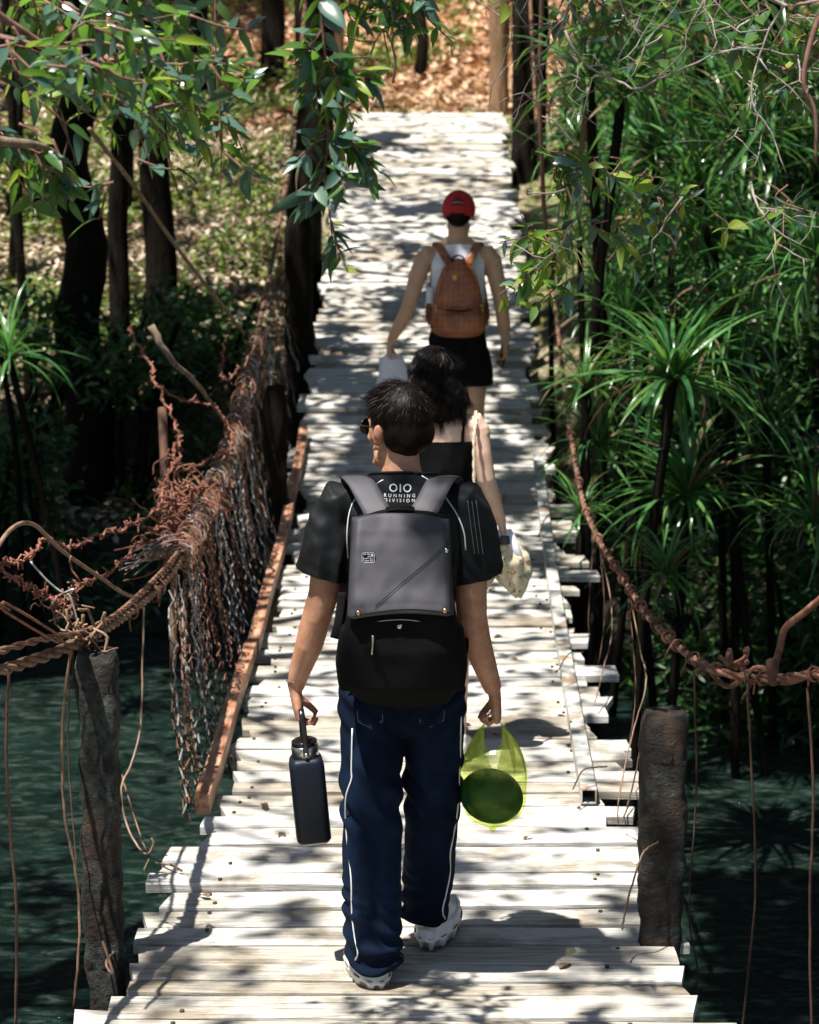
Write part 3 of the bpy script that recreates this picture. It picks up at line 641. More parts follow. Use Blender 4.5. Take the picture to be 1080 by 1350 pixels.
for q in ((150, 240, 100, 245), (40, 225, 65, 270), (140, 250, 130, 290), (210, 60, 300, 75), (250, 20, 330, 40), (225, 30, 245, 110), (295, 200, 350, 240), (180, 210, 250, 225), (310, 70, 260, 90)):
    spray(br, [at(q[0], q[1], 5.5), at((q[0]+q[2])/2, (q[1]+q[3])/2+4, 5.5), at(q[2], q[3], 5.5)], K2, .022, .95)
br = empty('leafy_branch', at(430, -10, 5.7), 'long hanging red-brown twig with leaves in front of the deck left edge', 'branch')
spray(br, [at(418, -60, 5.7), at(425, 40, 5.7), at(432, 110, 5.7), at(432, 190, 5.7), at(428, 225, 5.7), at(434, 275, 5.7), at(440, 330, 5.7)], K1, .018, 1.0, .003, spread=1.2)
part('branch', wire([at(390, 255, 5.7), at(415, 236, 5.7), at(428, 222, 5.7)], .003, 5, 4), M_twigr, br)
for q in ((432, 80, 480, 120), (432, 85, 395, 130), (432, 100, 500, 105), (432, 120, 470, 165), (430, 90, 410, 60), (430, 170, 475, 200), (430, 175, 395, 215), (432, 180, 500, 230), (430, 230, 395, 280), (436, 290, 450, 350), (432, 200, 460, 250), (425, 40, 395, 85), (430, 75, 450, 120), (430, 95, 410, 140)):
    for _ in range(2): spray(br, [at(q[0], q[1], 5.7), at((q[0]+q[2])/2, (q[1]+q[3])/2-4, 5.68), at(q[2]+random.uniform(-8, 8), q[3]+random.uniform(-8, 8), 5.66)], {'A': 5, 'B': 4, 'C': 2} if q[1] < 150 else {'A': 2, 'B': 5, 'C': .3}, .019, .95)
br = empty('leafy_branch', at(540, -20, 6.0), 'green leafy twigs hanging over the top centre in front of the orange slope', 'branch')
twigs(br, at(560, -20, 6.0), Vector((-.6, 0, -.8)), .30, .0035, 1, M_barkl)
part('branch', wire([at(545, 28, 6), at(525, 38, 6), at(517, 55, 6), at(521, 80, 6), at(518, 110, 6)], .0035, 5, 5), M_barkl, br)
for a in range(15):
    x0 = random.uniform(440, 570); y0 = random.uniform(-60, 5); spray(br, [at(x0, y0, 6.0), at(x0+random.uniform(-15, 25), y0+30, 6.0), at(x0+random.uniform(-25, 40), y0+random.uniform(35, 75), 6.0)], K1, .02, .78)
# --- right: bare twigs and leafy sprays
br = empty('bare_branch', at(640, -20, 6.3), 'pale bare branching twigs reaching left over the deck from the upper right', 'branch')
for (px, py, dx, dz_, L) in ((760, -10, -.4, -.5, .5), (800, 0, -.9, -.15, .42), (745, 40, -.1, -1, .7), (740, 140, -.9, -.15, .13), (760, 190, -.9, .1, .12), (1000, 20, -1, -.2, .55), (850, 20, -.9, -.3, .55), (1040, -10, -.2, -1, .5), (765, 240, .25, -1, .4), (880, 40, -.4, -.6, .4), (745, 250, -1, 0, .10), (900, 260, -.5, -.6, .25), (990, 240, .3, -1, .3)):
    twigs(br, at(px, py, 6.2+random.uniform(-.2, .4)), Vector((dx, random.uniform(-.2, .2), dz_)), L, .0036, 2, M_twig, curl=.28)
br = empty('bare_branch', at(1070, 60, 5.8), 'red-brown thick twig hanging down along the right edge', 'branch')
part('branch', wire([at(1085, 10, 5.8), at(1068, 60, 5.8), at(1060, 110, 5.8), at(1075, 150, 5.8), at(1076, 215, 5.8)], (.008, .004), 6, 5), M_twigr, br)
twigs(br, at(1000, -10, 5.9), Vector((.5, 0, -.5)), .4, .006, 1, M_twig)
br = empty('leafy_branch', at(700, 380, 7.3), 'yellow-green spray of young leaves beside the capped man', 'branch')
for q in ((760, 340, 655, 390), (755, 310, 700, 350), (770, 360, 690, 420), (745, 330, 668, 395), (780, 350, 740, 400)):
    spray(br, [at(q[0], q[1], 7.2), at((q[0]+q[2])/2, (q[1]+q[3])/2-8, 7.2), at(q[2], q[3], 7.2)], K3, .018, .95, spread=1.1)
br = empty('leafy_branch', at(830, 230, 6.6), 'pale green leaf sprays in front of the strap plants right of the deck', 'branch')
for a in range(26):
    x0, y0 = random.choice([(800, 205), (850, 235), (870, 270), (760, 330), (800, 300), (960, 270), (1010, 250), (740, 210), (700, 300)]); x0 += random.uniform(-30, 30); y0 += random.uniform(-15, 15)
    spray(br, [at(x0, y0, 6.8), at(x0+random.uniform(-20, 35), y0+random.uniform(0, 25), 6.8), at(x0+random.uniform(-35, 60), y0+random.uniform(20, 60), 6.75)], random.choice([K1, K2, K3]), .021, .85)
br = empty('leafy_branch', at(1000, 20, 6.2), 'leafy twigs filling the upper right corner', 'branch')
for a in range(34):
    x0 = random.uniform(700, 1080); y0 = random.uniform(-30, 110) if x0 > 800 else random.uniform(-40, 20)
    spray(br, [at(x0, y0, 6.3), at(x0+random.uniform(-30, 30), y0+random.uniform(5, 25), 6.3), at(x0+random.uniform(-60, 50), y0+random.uniform(15, 70), 6.25)], {'A': 6, 'B': 2, 'C': 1.5}, .021, .85)

# ------------------------------------------------------------------ strap-leaved plants (screw-pine like rosettes)
def strap_mesh(L, W, bend, mat, k=9, twist=0):
    mb = MB(); rows = []; a = 0; y = z = 0; st = L/k
    for i in range(k+1):
        t = i/k; wv = W*.5*min(1, .55+t*2)*max(.06, 1-t**2.2)
        rows.append([(-wv, y, z+.35*wv), (0, y, z), (wv, y, z+.35*wv)])
        a = bend*(t**1.25); y += st*math.cos(a); z -= st*math.sin(a)
    vs = [p for r in rows for p in r]; fs = [(i*3+j, i*3+j+1, i*3+4+j, i*3+3+j) for i in range(k) for j in range(2)]
    mb.add(vs, fs); return mb.mesh('strap_leaf', mat, True)
STR = {}
for key, mt in (('g', M_strap), ('b', M_strap2), ('d', M_strapd)):
    STR[key] = [strap_mesh(L, W, b_, mt) for L, W, b_ in ((.62, .030, 1.9), (.75, .032, 1.5), (.5, .028, 2.3), (.85, .032, 1.2), (.68, .028, .8))]
def rosette(p, size, n_, label, kinds={'g': 6, 'b': 1, 'd': .4}, tilt=(0, 0), stem=True, group='strap-leaved plants on the right bank', low=.35, hi=1.4, stemto=None):
    root = empty('strap_leaved_plant', p, label, 'plant', group); T = Euler((tilt[0], tilt[1], 0)).to_matrix()
    for i in range(n_):
        az_ = i*2.399+random.gauss(0, .12); el_ = random.uniform(-low, hi) if i > n_*.2 else random.uniform(.6, 1.5)
        d = T@Vector((math.cos(az_)*math.cos(el_), math.sin(az_)*math.cos(el_), math.sin(el_)))
        o = put('strap_leaf', random.choice(STR[random.choices(list(kinds), list(kinds.values()))[0]]), root, d*.02*size, orient(d, random.gauss(0, .25))); k = size*random.uniform(.7, 1.15); o.scale = (k*random.uniform(.9, 1.2), k, k)
    if stem and (random.random() < .35 or stemto is not None):
        e = stemto or Vector((p.x+random.uniform(-.2, .5), p.y+random.uniform(.1, .5), min(p.z-.5, ground(p.x+.3, p.y+.3)-.1)))
        part('stem', wire([p, p.lerp(e, .4)+Vector((random.uniform(-.12, .12), 0, 0)), e], .02*size+.008, 7, 4, jit=.004), M_bark, root)
    return root
ROS = [(888, 500, 12.3, .95, 80, 'large glossy fountain of strap leaves right of the deck, brightest of its bank', {'g': 5, 'b': 2}),
 (905, 655, 12.6, .95, 62, 'wide dark green strap rosette below the brightest fountain plant', {'g': 6, 'b': .6}),
 (880, 760, 11.6, .62, 44, 'small strap rosette low behind the right cable lashings', {'g': 5, 'b': 1}),
 (770, 510, 13.4, .62, 46, 'bright small strap rosette beside the right deck edge', {'g': 3, 'b': 4}),
 (790, 590, 13.6, .7, 46, 'strap rosette between the right cable and the wide dark rosette', {'g': 4, 'b': 3}),
 (865, 215, 15.0, 1.0, 60, 'strap plant with upright leaves in the middle of the right bank top', {'g': 4, 'b': 2}),
 (1075, 355, 12.0, .95, 56, 'drooping strap rosette cut by the right edge at mid height', {'g': 5, 'b': 1}),
 (1075, 690, 11.8, .7, 40, 'dark strap rosette low at the right edge', {'g': 6}),
 (985, 190, 14.0, 1.0, 60, 'tall strap plant right of the upright one under the corner twigs', {'g': 5, 'b': 1}),
 (795, 400, 15.6, .8, 50, 'strap plant leaning over the deck behind the capped man', {'g': 4, 'b': 2}),
 (728, 355, 16.6, .6, 36, 'small spiky strap plant touching the deck edge under the tower post', {'g': 4, 'b': 3}),
 (960, 420, 13.8, .9, 50, 'strap plant behind the brightest fountain toward the right edge', {'g': 6, 'b': .5}),
 (830, 130, 17.5, 1.1, 50, 'strap plant near the top right of the tower post', {'g': 5, 'b': 2}),
 (1040, 110, 13.0, 1.0, 54, 'tall strap clump under the upper right corner leaves', {'g': 5, 'b': 1}),
 (920, 60, 16.5, 1.2, 50, 'strap plant highest on the right bank', {'g': 5, 'b': 1}),
 (1010, 560, 14.5, .9, 44, 'shaded strap rosette right of the wide dark rosette', {'g': 6}),
 (800, 300, 16.5, .9, 50, 'strap plant behind the pale leaf sprays right of the deck', {'g': 5, 'b': 2}),
 (940, 320, 15.0, 1.0, 54, 'strap clump in the centre of the right bank foliage', {'g': 5, 'b': 1}),
 (765, 680, 13.0, .5, 30, 'small strap rosette under the right cable next to the plank ends', {'g': 5, 'b': 1})]
for px, py, Y, s_, n_, lb, kd in ROS: rosette(at(px, py, Y), s_, int(n_*1.35), lb, dict(kd, d=.9), (random.gauss(0, .22), random.gauss(0, .22)))
for i in range(22):
    px = random.uniform(730, 1085); py = random.uniform(60, 480); Y = random.uniform(13.5, 17.5)
    rosette(at(px, py, Y), random.uniform(.6, 1.15), random.randint(34, 56), 'strap plant massed among others in the upper right bank foliage', {'g': 5, 'b': random.choice((.3, 1, 4)), 'd': .6}, (random.gauss(0, .45), random.gauss(0, .45)), group='strap plants massed in the upper right bank foliage')
rosette(at(12, 470, 15.0), .8, 44, 'bluish strap rosette in the shade at the left edge', {'g': 6, 'b': 1}, group='strap-leaved plants on the left bank')
rosette(at(-15, 380, 16.5), .7, 36, 'strap rosette higher at the left edge beside thin stems', {'g': 5, 'b': 2}, group='strap-leaved plants on the left bank')
# long upright strap leaves and thin stems behind them (right bank thickets)
def thicket(name, c_, r, k, L, W, mat, label, cat='shrub', group=None, droop=.2, up=.5, stems=4, stemh=None):
    root = empty(name, (c_[0], c_[1], ground(c_[0], c_[1])), label, cat, group)
    P = rng.normal(size=(k, 3)); P /= np.linalg.norm(P, axis=1)[:, None]; P *= (rng.uniform(0, 1, (k, 1))**.42)
    cl = rng.normal(size=(34, 3)); cl /= np.linalg.norm(cl, axis=1)[:, None]; cl *= rng.uniform(.35, 1, (34, 1)); idx = rng.integers(0, 34, k)
    P = cl[idx]*.8+P*.34; P = P*np.array(r)+np.array(c_)-np.array(root.location)
    me = leafcloud('foliage', P, L, W, mat, droop, up); put('foliage', me, root, kind='stuff')
    for i in range(stems):
        a = Vector((random.uniform(-.5, .5)*r[0], random.uniform(-.4, .4)*r[1], 0)); b_ = Vector((a.x+random.uniform(-.4, .4), a.y+random.uniform(-.3, .3), c_[2]+r[2]*.6-root.location.z))
        w_ = wire([a, a.lerp(b_, .5)+Vector((random.uniform(-.2, .2), random.uniform(-.2, .2), 0)), b_], (.03, .012), 6, 4, jit=.006); put('stem', w_.mesh('stem', M_bark), root)
    return root
SH = [(2.6, 19.5, .6, 1.2, 'nearest the right tower post'), (3.2, 16.8, .3, 1.4, 'in the middle of the right bank'), (4.6, 17.5, 1.4, 1.7, 'tall and dark at the right edge'), (3.4, 20.5, 1.9, 1.6, 'high behind the strap plants'), (2.4, 22.8, 1.9, 1.1, 'right behind the slim pole'), (5.2, 21, 2.6, 2.0, 'highest at the right'), (2.2, 17.6, -.6, .9, 'low over the water near the deck'), (4.2, 14.8, -.3, 1.3, 'low at the right edge'), (3.1, 25.5, 2.4, 1.5, 'far behind the right tower post'), (2.9, 15.0, -1.0, .8, 'overhanging the dark water')]
for x, y, z, r, lb in SH: thicket('bank_shrub', (x, y, z), (r, r*.9, r), 8500, .17, .04, M_shrub, 'dark leafy shrub '+lb, group='leafy shrubs on the right bank', droop=.4, up=.4)
# left bank
def ucloud(name, label, fn, k, L, W, mat, droop=0, up=.6, kind='stuff'):
    P = np.array([fn() for _ in range(k)]); me = leafcloud(name, P, L, W, mat, droop, up); return tag(put(name, me), label, 'ground cover', None, kind)
def gp(x0, x1, y0, y1, h0, h1, th=-.1, sc_=.9, sd_=0):
    while True:
        x = random.uniform(x0, x1); y = random.uniform(y0, y1)
        if noise.noise(Vector((x*sc_, y*sc_, sd_))) < th: continue
        return (x, y, ground(x, y)+random.uniform(h0, h1)*(1 if random.random() < .7 else 1.6))
ucloud('undergrowth', 'low leafy undergrowth scattered over the left bank', lambda: gp(-7, -1.15, 18.6, 27, .0, .16, .05, .8), 10000, .09, .045, M_shrubl)
ucloud('undergrowth', 'low green undergrowth on the slope behind the bridge', lambda: gp(-7, 7, 26, 40, .0, .3, .18, .5, 4), 9000, .14, .07, M_shrubl)
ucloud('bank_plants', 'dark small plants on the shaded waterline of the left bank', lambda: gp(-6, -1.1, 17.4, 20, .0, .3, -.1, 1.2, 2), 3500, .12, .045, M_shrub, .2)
ucloud('leaf_litter', 'fallen dry leaves covering the left bank', lambda: gp(-8, -1.0, 18.6, 28, .0, .02, -.6, .8), 42000, .085, .05, M_litter, 0, .92)
ucloud('leaf_litter', 'fallen orange leaves covering the slope behind the bridge', lambda: gp(-8, 8, 25.4, 46, .0, .03, -.6, .8), 42000, .14, .09, M_litter2, 0, .9)
ucloud('bank_plants', 'ground plants under the shrubs of the right bank', lambda: gp(1.5, 7, 14.5, 25, .0, .5, -.6, 1.2, 2), 30000, .18, .045, M_shrub, .2)
for i, (px, py, Y, lb) in enumerate([(60, 215, 23, 'left of the twin dark trunks'), (40, 60, 29, 'far up in the left corner'), (240, 60, 30, 'far behind the twin dark trunks'), (280, 440, 19.6, 'in the shade above the netting'), (60, 440, 19.4, 'in the shade under the thin left trunks'), (190, 470, 18.9, 'at the waterline under the dark trunks'), (10, 600, 17.4, 'hanging over the water at the left edge')]):
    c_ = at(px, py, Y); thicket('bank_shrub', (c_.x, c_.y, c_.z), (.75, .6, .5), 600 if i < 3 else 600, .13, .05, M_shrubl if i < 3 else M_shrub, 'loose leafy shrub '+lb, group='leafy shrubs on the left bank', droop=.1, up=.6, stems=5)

# ------------------------------------------------------------------ trees
def sunny(x, y):
    """share of the crown left open where light falls through on the land below"""
    if abs(x-xc(y)) < 1.05 and y < 25.5:
        return float(np.interp(y, [5, 7.2, 8.6, 9, 11.5, 12.2, 13.2, 17.5, 19, 25.5], [.72, .72, .88, .99, .97, .80, .55, .50, .88, .95]))
    if -.35 < x < .6 and 6.5 < y < 7.35: return .40
    if -2.5 < x < 2.2 and y < 6.3: return .85
    if -4.5 < x < -.9 and 6 < y < 14: return .75
    if 1.0 < x < 4.5 and y < 12.0: return .0
    if 1.0 < x < 5 and 12.0 <= y < 17: return .78
    if 1.0 < x < 6 and 17 <= y < 25: return .66
    if -8 < x < -.8 and 19.6 < y < 26: return .97
    if -1.6 < x < 2 and 25 < y < 42: return .93
    if -9 < x < -1.6 and 26 <= y < 45: return .12
    if -8 < x < 8 and 26 <= y < 45: return .6
    if -8 < x < -1 and 13.5 <= y <= 19.4: return .08
    return .2
def crown(root, c_, r, k, L=.15, W=.075):
    cl = rng.normal(size=(60, 3)); cl /= np.linalg.norm(cl, axis=1)[:, None]; cl *= rng.uniform(.2, 1, (60, 1))**.6
    P = rng.normal(size=(k, 3))*.17+cl[rng.integers(0, 60, k)]; P = P*np.array(r)+np.array(c_)
    keep = []
    for p in P:
        if p[2] < 3.75: continue
        g_ = .1; t = (p[2]-g_)/SUN.z
        if p[1] > 24: t = (p[2]-2.2)/SUN.z
        x = p[0]-SUN.x*t; y = p[1]-SUN.y*t; s_ = sunny(x, y)
        on = abs(x-xc(y)) < 1.1
        f = noise.noise(Vector((x*(2.6 if on else 1.1), y*(1.7 if on else 1.1), 3.1)))*.75+noise.noise(Vector((x*6, y*4.5, 8)))*.35
        if f > (.5-s_)*.95: 
            if random.random() > .04+.1*(1-s_): continue
        keep.append(p)
    if not keep: return
    me = leafcloud('foliage', np.array(keep)-np.array(root.location), L, W, M_can, .1, .6); put('foliage', me, root, kind='stuff')
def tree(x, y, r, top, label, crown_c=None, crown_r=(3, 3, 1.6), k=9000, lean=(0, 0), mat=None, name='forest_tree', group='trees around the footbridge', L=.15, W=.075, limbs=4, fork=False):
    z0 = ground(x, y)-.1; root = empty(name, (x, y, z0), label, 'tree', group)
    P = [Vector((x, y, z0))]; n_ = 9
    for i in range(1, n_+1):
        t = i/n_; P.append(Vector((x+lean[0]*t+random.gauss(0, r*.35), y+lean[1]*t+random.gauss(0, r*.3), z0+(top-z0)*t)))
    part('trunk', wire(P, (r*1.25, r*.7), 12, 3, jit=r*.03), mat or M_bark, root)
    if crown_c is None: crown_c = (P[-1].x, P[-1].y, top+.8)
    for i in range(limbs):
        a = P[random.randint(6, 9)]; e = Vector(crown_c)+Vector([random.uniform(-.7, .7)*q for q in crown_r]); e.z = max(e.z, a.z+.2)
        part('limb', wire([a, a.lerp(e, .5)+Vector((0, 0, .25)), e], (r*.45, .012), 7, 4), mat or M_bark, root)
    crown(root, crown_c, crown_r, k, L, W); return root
def pt(px, py, Y): c_ = at(px, py, Y); return c_.x, c_.y
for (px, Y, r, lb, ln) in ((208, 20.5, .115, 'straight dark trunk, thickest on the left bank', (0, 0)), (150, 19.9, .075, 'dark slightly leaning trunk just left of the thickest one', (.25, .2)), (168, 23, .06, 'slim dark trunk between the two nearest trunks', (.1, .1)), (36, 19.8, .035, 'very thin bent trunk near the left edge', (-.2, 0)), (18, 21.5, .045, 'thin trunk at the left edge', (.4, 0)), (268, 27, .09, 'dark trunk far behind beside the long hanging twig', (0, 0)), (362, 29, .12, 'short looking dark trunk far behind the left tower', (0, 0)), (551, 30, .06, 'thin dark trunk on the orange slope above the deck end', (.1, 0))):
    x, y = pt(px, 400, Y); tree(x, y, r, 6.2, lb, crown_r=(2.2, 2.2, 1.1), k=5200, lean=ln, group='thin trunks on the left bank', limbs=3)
for (x, y, r, lb, cr) in ((-3.2, 9.5, .16, 'tree left of the camera side of the river with crown over the deck', (2.6, 4.2, 1.2)), (3.6, 9.0, .18, 'tree on the right shading the water beside the deck', (2.8, 3.8, 1.3)), (3.8, 14, .2, 'tree on the right bank over the strap plants', (2.8, 3.2, 1.5)), (-4.2, 15, .2, 'tree leaning from the left over the shaded water', (3.2, 3, 1.5)), (5.4, 18, .2, 'tall tree at the right above the shrubs', (3, 3.2, 1.7)), (4.8, 23, .2, 'tree on the right behind the tower', (3.2, 3.2, 1.6)), (2.9, 29, .18, 'tree up the slope right of the bridge end', (3, 3, 1.4)), (-3.4, 33, .18, 'tree up the slope left of the bridge end', (3, 3, 1.5)), (4.5, 36, .22, 'tree high on the slope to the right', (3.5, 3.5, 1.6)), (-7, 25, .2, 'tree beyond the left edge of the bank', (3.4, 3.4, 1.7)), (-7.5, 18, .2, 'tree beyond the left edge by the water', (3.2, 3.4, 1.6)), (7.2, 12, .2, 'tree beyond the right edge by the water', (3.2, 3.6, 1.7)), (-1.8, 40, .2, 'tree high on the slope straight ahead', (3.4, 3, 1.5)), (6.6, 5.5, .2, 'tree right of the camera', (3.2, 3.2, 1.6)), (-6.4, 7, .2, 'tree left of the camera', (3, 3, 1.6))):
    cx = x*.42 if abs(x) < 4.5 and y < 27 else x*.8
    tree(x, y, r, 5.4, lb, (cx, y+1.3, 6.0 if y < 27 else 7.4), cr, 15000, limbs=6)
for (x, y, cr) in ((0, 9.5, (1.6, 3.2, .8)), (.3, 16, (1.7, 3.2, .8)), (.2, 22, (1.8, 3, .9))):
    tx = -4.6 if y < 20 else 3.2
    tree(tx, y, .1, 7, 'slender tree bending over the deck at its %s' % ({9.5: 'near part', 16: 'middle', 22: 'far end'}[y]), (x-SUN.x/SUN.z*-8.2, y+SUN.y/SUN.z*8.2, 8.2), cr, 11000, (0, 0), L=.15, W=.075, limbs=6, group='slender trees bending over the deck')
for (x, y, lb) in ((-4.6, 17.2, 'unseen broad tree added to shade the waterline of the left bank'), (-2.6, 19.2, 'low-branched tree added to shade the undergrowth of the left bank'), (5.6, 12.6, 'unseen broad tree added to shade the water on the right')):  # extra crowns added to darken the left bank and the right-hand water
    tree(x, y, .16, 5.2, lb, (x+(1.2 if x < 0 else -2.4), y-.6, 5.4), (2.8, 2.0, 1.0), 17000, limbs=5)
# big backdrop trees
for i, (x, y, lb) in enumerate(((-9, 34, 'left'), (-5, 46, 'left of centre'), (0, 52, 'centre'), (6, 47, 'right of centre'), (10, 33, 'right'))):
    z = ground(x, y); tree(x, y, .3, z+4, 'large background tree on the slope, '+lb, (x, y, z+5.5), (4, 4, 3), 6000, L=.3, W=.16, group='large background trees')
# ------------------------------------------------------------------ people: materials
def skinmat(name, c1, c2):
    m, n, b = newmat(name); v = coords(n); f = noise_(n, v, 16, 6, .7)
    n.links.new(ramp(n, f, [(.35, c1), (.65, c2)]), b.inputs['Base Color']); b.inputs['Roughness'].default_value = .52
    b.inputs['Subsurface Weight'].default_value = .12; b.inputs['Subsurface Radius'].default_value = (.012, .005, .003); b.inputs['Subsurface Scale'].default_value = 1
    bump(n, b, noise_(n, v, 120, 5), .35, .002); return m
M_skin = skinmat('tanned_skin', (.38, .17, .10), (.54, .29, .18))
M_skin2 = skinmat('fair_skin', (.66, .42, .31), (.76, .53, .41))
M_skin3 = skinmat('warm_skin', (.56, .32, .20), (.66, .42, .28))
M_hair = simple('black_hair', [(.3, (.002, .0015, .0012)), (.7, (.006, .004, .003))], 20, (6, 6, 1), .45, .3, .002, spec=.16)
M_hairb = simple('dark_brown_hair_tips', [(.3, (.005, .003, .002)), (.7, (.024, .010, .006))], 20, (6, 6, 1), .45, .2, spec=.18)
M_shirt = simple('black_sport_shirt', [(.3, (.003, .004, .005)), (.7, (.006, .0075, .0095))], 30, rough=.6, bs=.15, bd=.001, spec=.25, bscale=500)
M_white = simple('white_print', [(.3, (.75, .75, .74)), (.7, (.8, .8, .8))], 10, rough=.6, bs=0)
M_piping = simple('pale_piping', [(.3, (.5, .52, .54)), (.7, (.7, .71, .72))], 10, rough=.6, bs=0)
M_jean = simple('dark_blue_denim', [(.3, (.0008, .003, .010)), (.5, (.0018, .0065, .019)), (.75, (.006, .018, .046))], 6, (1, 1, .5), .9, .3, .0015, bscale=420, spec=.12)
M_stitch = simple('denim_stitching', [(.3, (.10, .12, .16)), (.7, (.16, .18, .22))], 10, rough=.8, bs=0)
M_packg = simple('grey_waxed_canvas', [(.3, (.030, .029, .036)), (.7, (.056, .054, .066))], 5, rough=.62, bs=.35, bd=.001, bscale=600)
M_packb = simple('black_nylon', [(.3, (.0015, .0015, .0018)), (.7, (.0035, .0035, .004))], 8, rough=.8, bs=.3, bd=.001, bscale=500, spec=.12)
M_chrome = simple('bright_snap', [(.3, (.6, .6, .6)), (.7, (.7, .7, .7))], 5, rough=.25, metallic=1, bs=0)
M_copper = simple('copper_rivet', [(.3, (.5, .25, .12)), (.7, (.6, .35, .2))], 5, rough=.35, metallic=.9, bs=0)
M_sole = simple('white_rubber', [(.3, (.62, .6, .55)), (.7, (.76, .75, .72))], 15, rough=.5, bs=.1)
M_soled = simple('dark_sole', [(.3, (.02, .02, .02)), (.7, (.05, .05, .045))], 15, rough=.7, bs=.1)
M_black = simple('black_plastic', [(.3, (.005, .005, .005)), (.7, (.012, .012, .012))], 10, rough=.2, bs=0)
M_bottle = simple('navy_powder_coat', [(.3, (.003, .006, .013)), (.7, (.005, .009, .018))], 10, rough=.5, bs=.2, bd=.0005, bscale=400, spec=.25)
M_steel = simple('brushed_steel', [(.3, (.4, .4, .38)), (.7, (.6, .6, .58))], 20, (1, 1, 12), .3, .1, metallic=1)
M_silver = M_chrome
M_red = simple('red_cap_cotton', [(.3, (.42, .012, .018)), (.7, (.55, .022, .028))], 10, rough=.75, bs=.2, bd=.001, bscale=300)
M_redd = simple('dark_red_cap_panel', [(.3, (.13, .008, .01)), (.7, (.18, .012, .014))], 10, rough=.8, bs=.2)
M_tank = simple('white_tank_cotton', [(.3, (.74, .78, .86)), (.7, (.82, .84, .9))], 6, rough=.8, bs=.2, bd=.001, bscale=300)
M_short = simple('black_shorts_cloth', [(.3, (.003, .003, .0035)), (.7, (.007, .007, .008))], 6, rough=.9, bs=.2, spec=.12)
M_top = simple('black_knit_top', [(.3, (.002, .002, .0025)), (.7, (.005, .005, .0055))], 6, rough=.9, bs=.2, spec=.1)
M_gold = simple('brass_zip', [(.3, (.6, .42, .1)), (.7, (.8, .6, .2))], 30, rough=.3, metallic=.8, bs=0)
M_yel = simple('yellow_emblem', [(.3, (.6, .42, .03)), (.7, (.7, .52, .05))], 10, rough=.6, bs=0)
M_cord = simple('beige_rope', [(.3, (.42, .33, .22)), (.7, (.62, .53, .40))], 60, rough=.9, bs=.5, bd=.002)
M_paper = simple('white_thin_bag', [(.3, (.66, .70, .78)), (.7, (.78, .80, .84))], 8, rough=.5, bs=.3)
M_sock = simple('pale_sock', [(.3, (.6, .6, .6)), (.7, (.7, .7, .7))], 8, rough=.9, bs=.2)
M_shoeg = simple('grey_green_sneaker', [(.3, (.28, .33, .31)), (.7, (.48, .52, .5))], 12, rough=.7, bs=.2)
M_lens = simple('dark_lens', [(.3, (.004, .004, .005)), (.7, (.006, .006, .007))], 5, rough=.05, bs=0)
# brown monogram-dotted leather: small dark dots in rows
m, n, b = newmat('dotted_cognac_leather'); v = coords(n, rand=False)
f = noise_(n, v, 9, 5); base = ramp(n, f, [(.35, (.20, .055, .02)), (.55, (.36, .115, .045)), (.72, (.46, .17, .07))])
tc = N(n, 'ShaderNodeTexCoord'); sp = N(n, 'ShaderNodeSeparateXYZ'); n.links.new(tc.outputs['Object'], sp.inputs[0])
def M2(op, a, b_=None, c_=None):
    x = N(n, 'ShaderNodeMath', operation=op)
    for i, q in enumerate((a, b_, c_)):
        if q is None: continue
        if isinstance(q, (int, float)): x.inputs[i].default_value = q
        else: n.links.new(q, x.inputs[i])
    return x.outputs[0]
def dots(px, pz, r, ox=0):
    row = M2('FLOOR', M2('DIVIDE', sp.outputs[2], pz)); odd = M2('MULTIPLY', M2('MODULO', M2('ABSOLUTE', row), 2), .5)
    fx = M2('SUBTRACT', M2('FRACT', M2('ADD', M2('ADD', M2('DIVIDE', sp.outputs[0], px), odd), ox)), .5)
    fz = M2('SUBTRACT', M2('FRACT', M2('DIVIDE', sp.outputs[2], pz)), .5)
    d = M2('SQRT', M2('ADD', M2('POWER', M2('MULTIPLY', fx, px), 2), M2('POWER', M2('MULTIPLY', fz, pz), 2)))
    return M2('LESS_THAN', d, r)
c = mixc(n, M2('MULTIPLY', dots(.062, .036, .0085, .5), .45), base, (.09, .03, .015)); c = mixc(n, dots(.062, .036, .0042), c, (.02, .012, .01))
n.links.new(c, b.inputs['Base Color']); b.inputs['Roughness'].default_value = .36; bump(n, b, noise_(n, v, 60, 4), .2, .002); M_cognac = m
# plastic bag
m, n, b = newmat('yellow_green_plastic_film'); v = coords(n, (14, 14, 1.6), rand=False); f = noise_(n, v, 2.2, 5, .6)
c = ramp(n, f, [(.35, (.38, .74, .10)), (.62, (.88, .90, .22))]); n.links.new(c, b.inputs['Base Color']); b.inputs['Roughness'].default_value = .13
t1 = N(n, 'ShaderNodeBsdfTranslucent'); n.links.new(c, t1.inputs[0]); tp = N(n, 'ShaderNodeBsdfTransparent'); tp.inputs[0].default_value = (.88, .95, .55, 1)
a1 = N(n, 'ShaderNodeMixShader'); a1.inputs[0].default_value = .6; n.links.new(b.outputs[0], a1.inputs[1]); n.links.new(t1.outputs[0], a1.inputs[2])
tcb = N(n, 'ShaderNodeTexCoord'); spb = N(n, 'ShaderNodeSeparateXYZ'); n.links.new(tcb.outputs['Object'], spb.inputs[0])
mr = N(n, 'ShaderNodeMapRange'); n.links.new(spb.outputs[2], mr.inputs[0]); mr.inputs[1].default_value = .05; mr.inputs[2].default_value = .075
film = mixc(n, mr.outputs[0], (.93, .93, .93), ramp(n, f, [(.3, (.62, .62, .62)), (.7, (.35, .35, .35))]))
a2 = N(n, 'ShaderNodeMixShader'); n.links.new(film, a2.inputs[0]); n.links.new(a1.outputs[0], a2.inputs[1]); n.links.new(tp.outputs[0], a2.inputs[2])
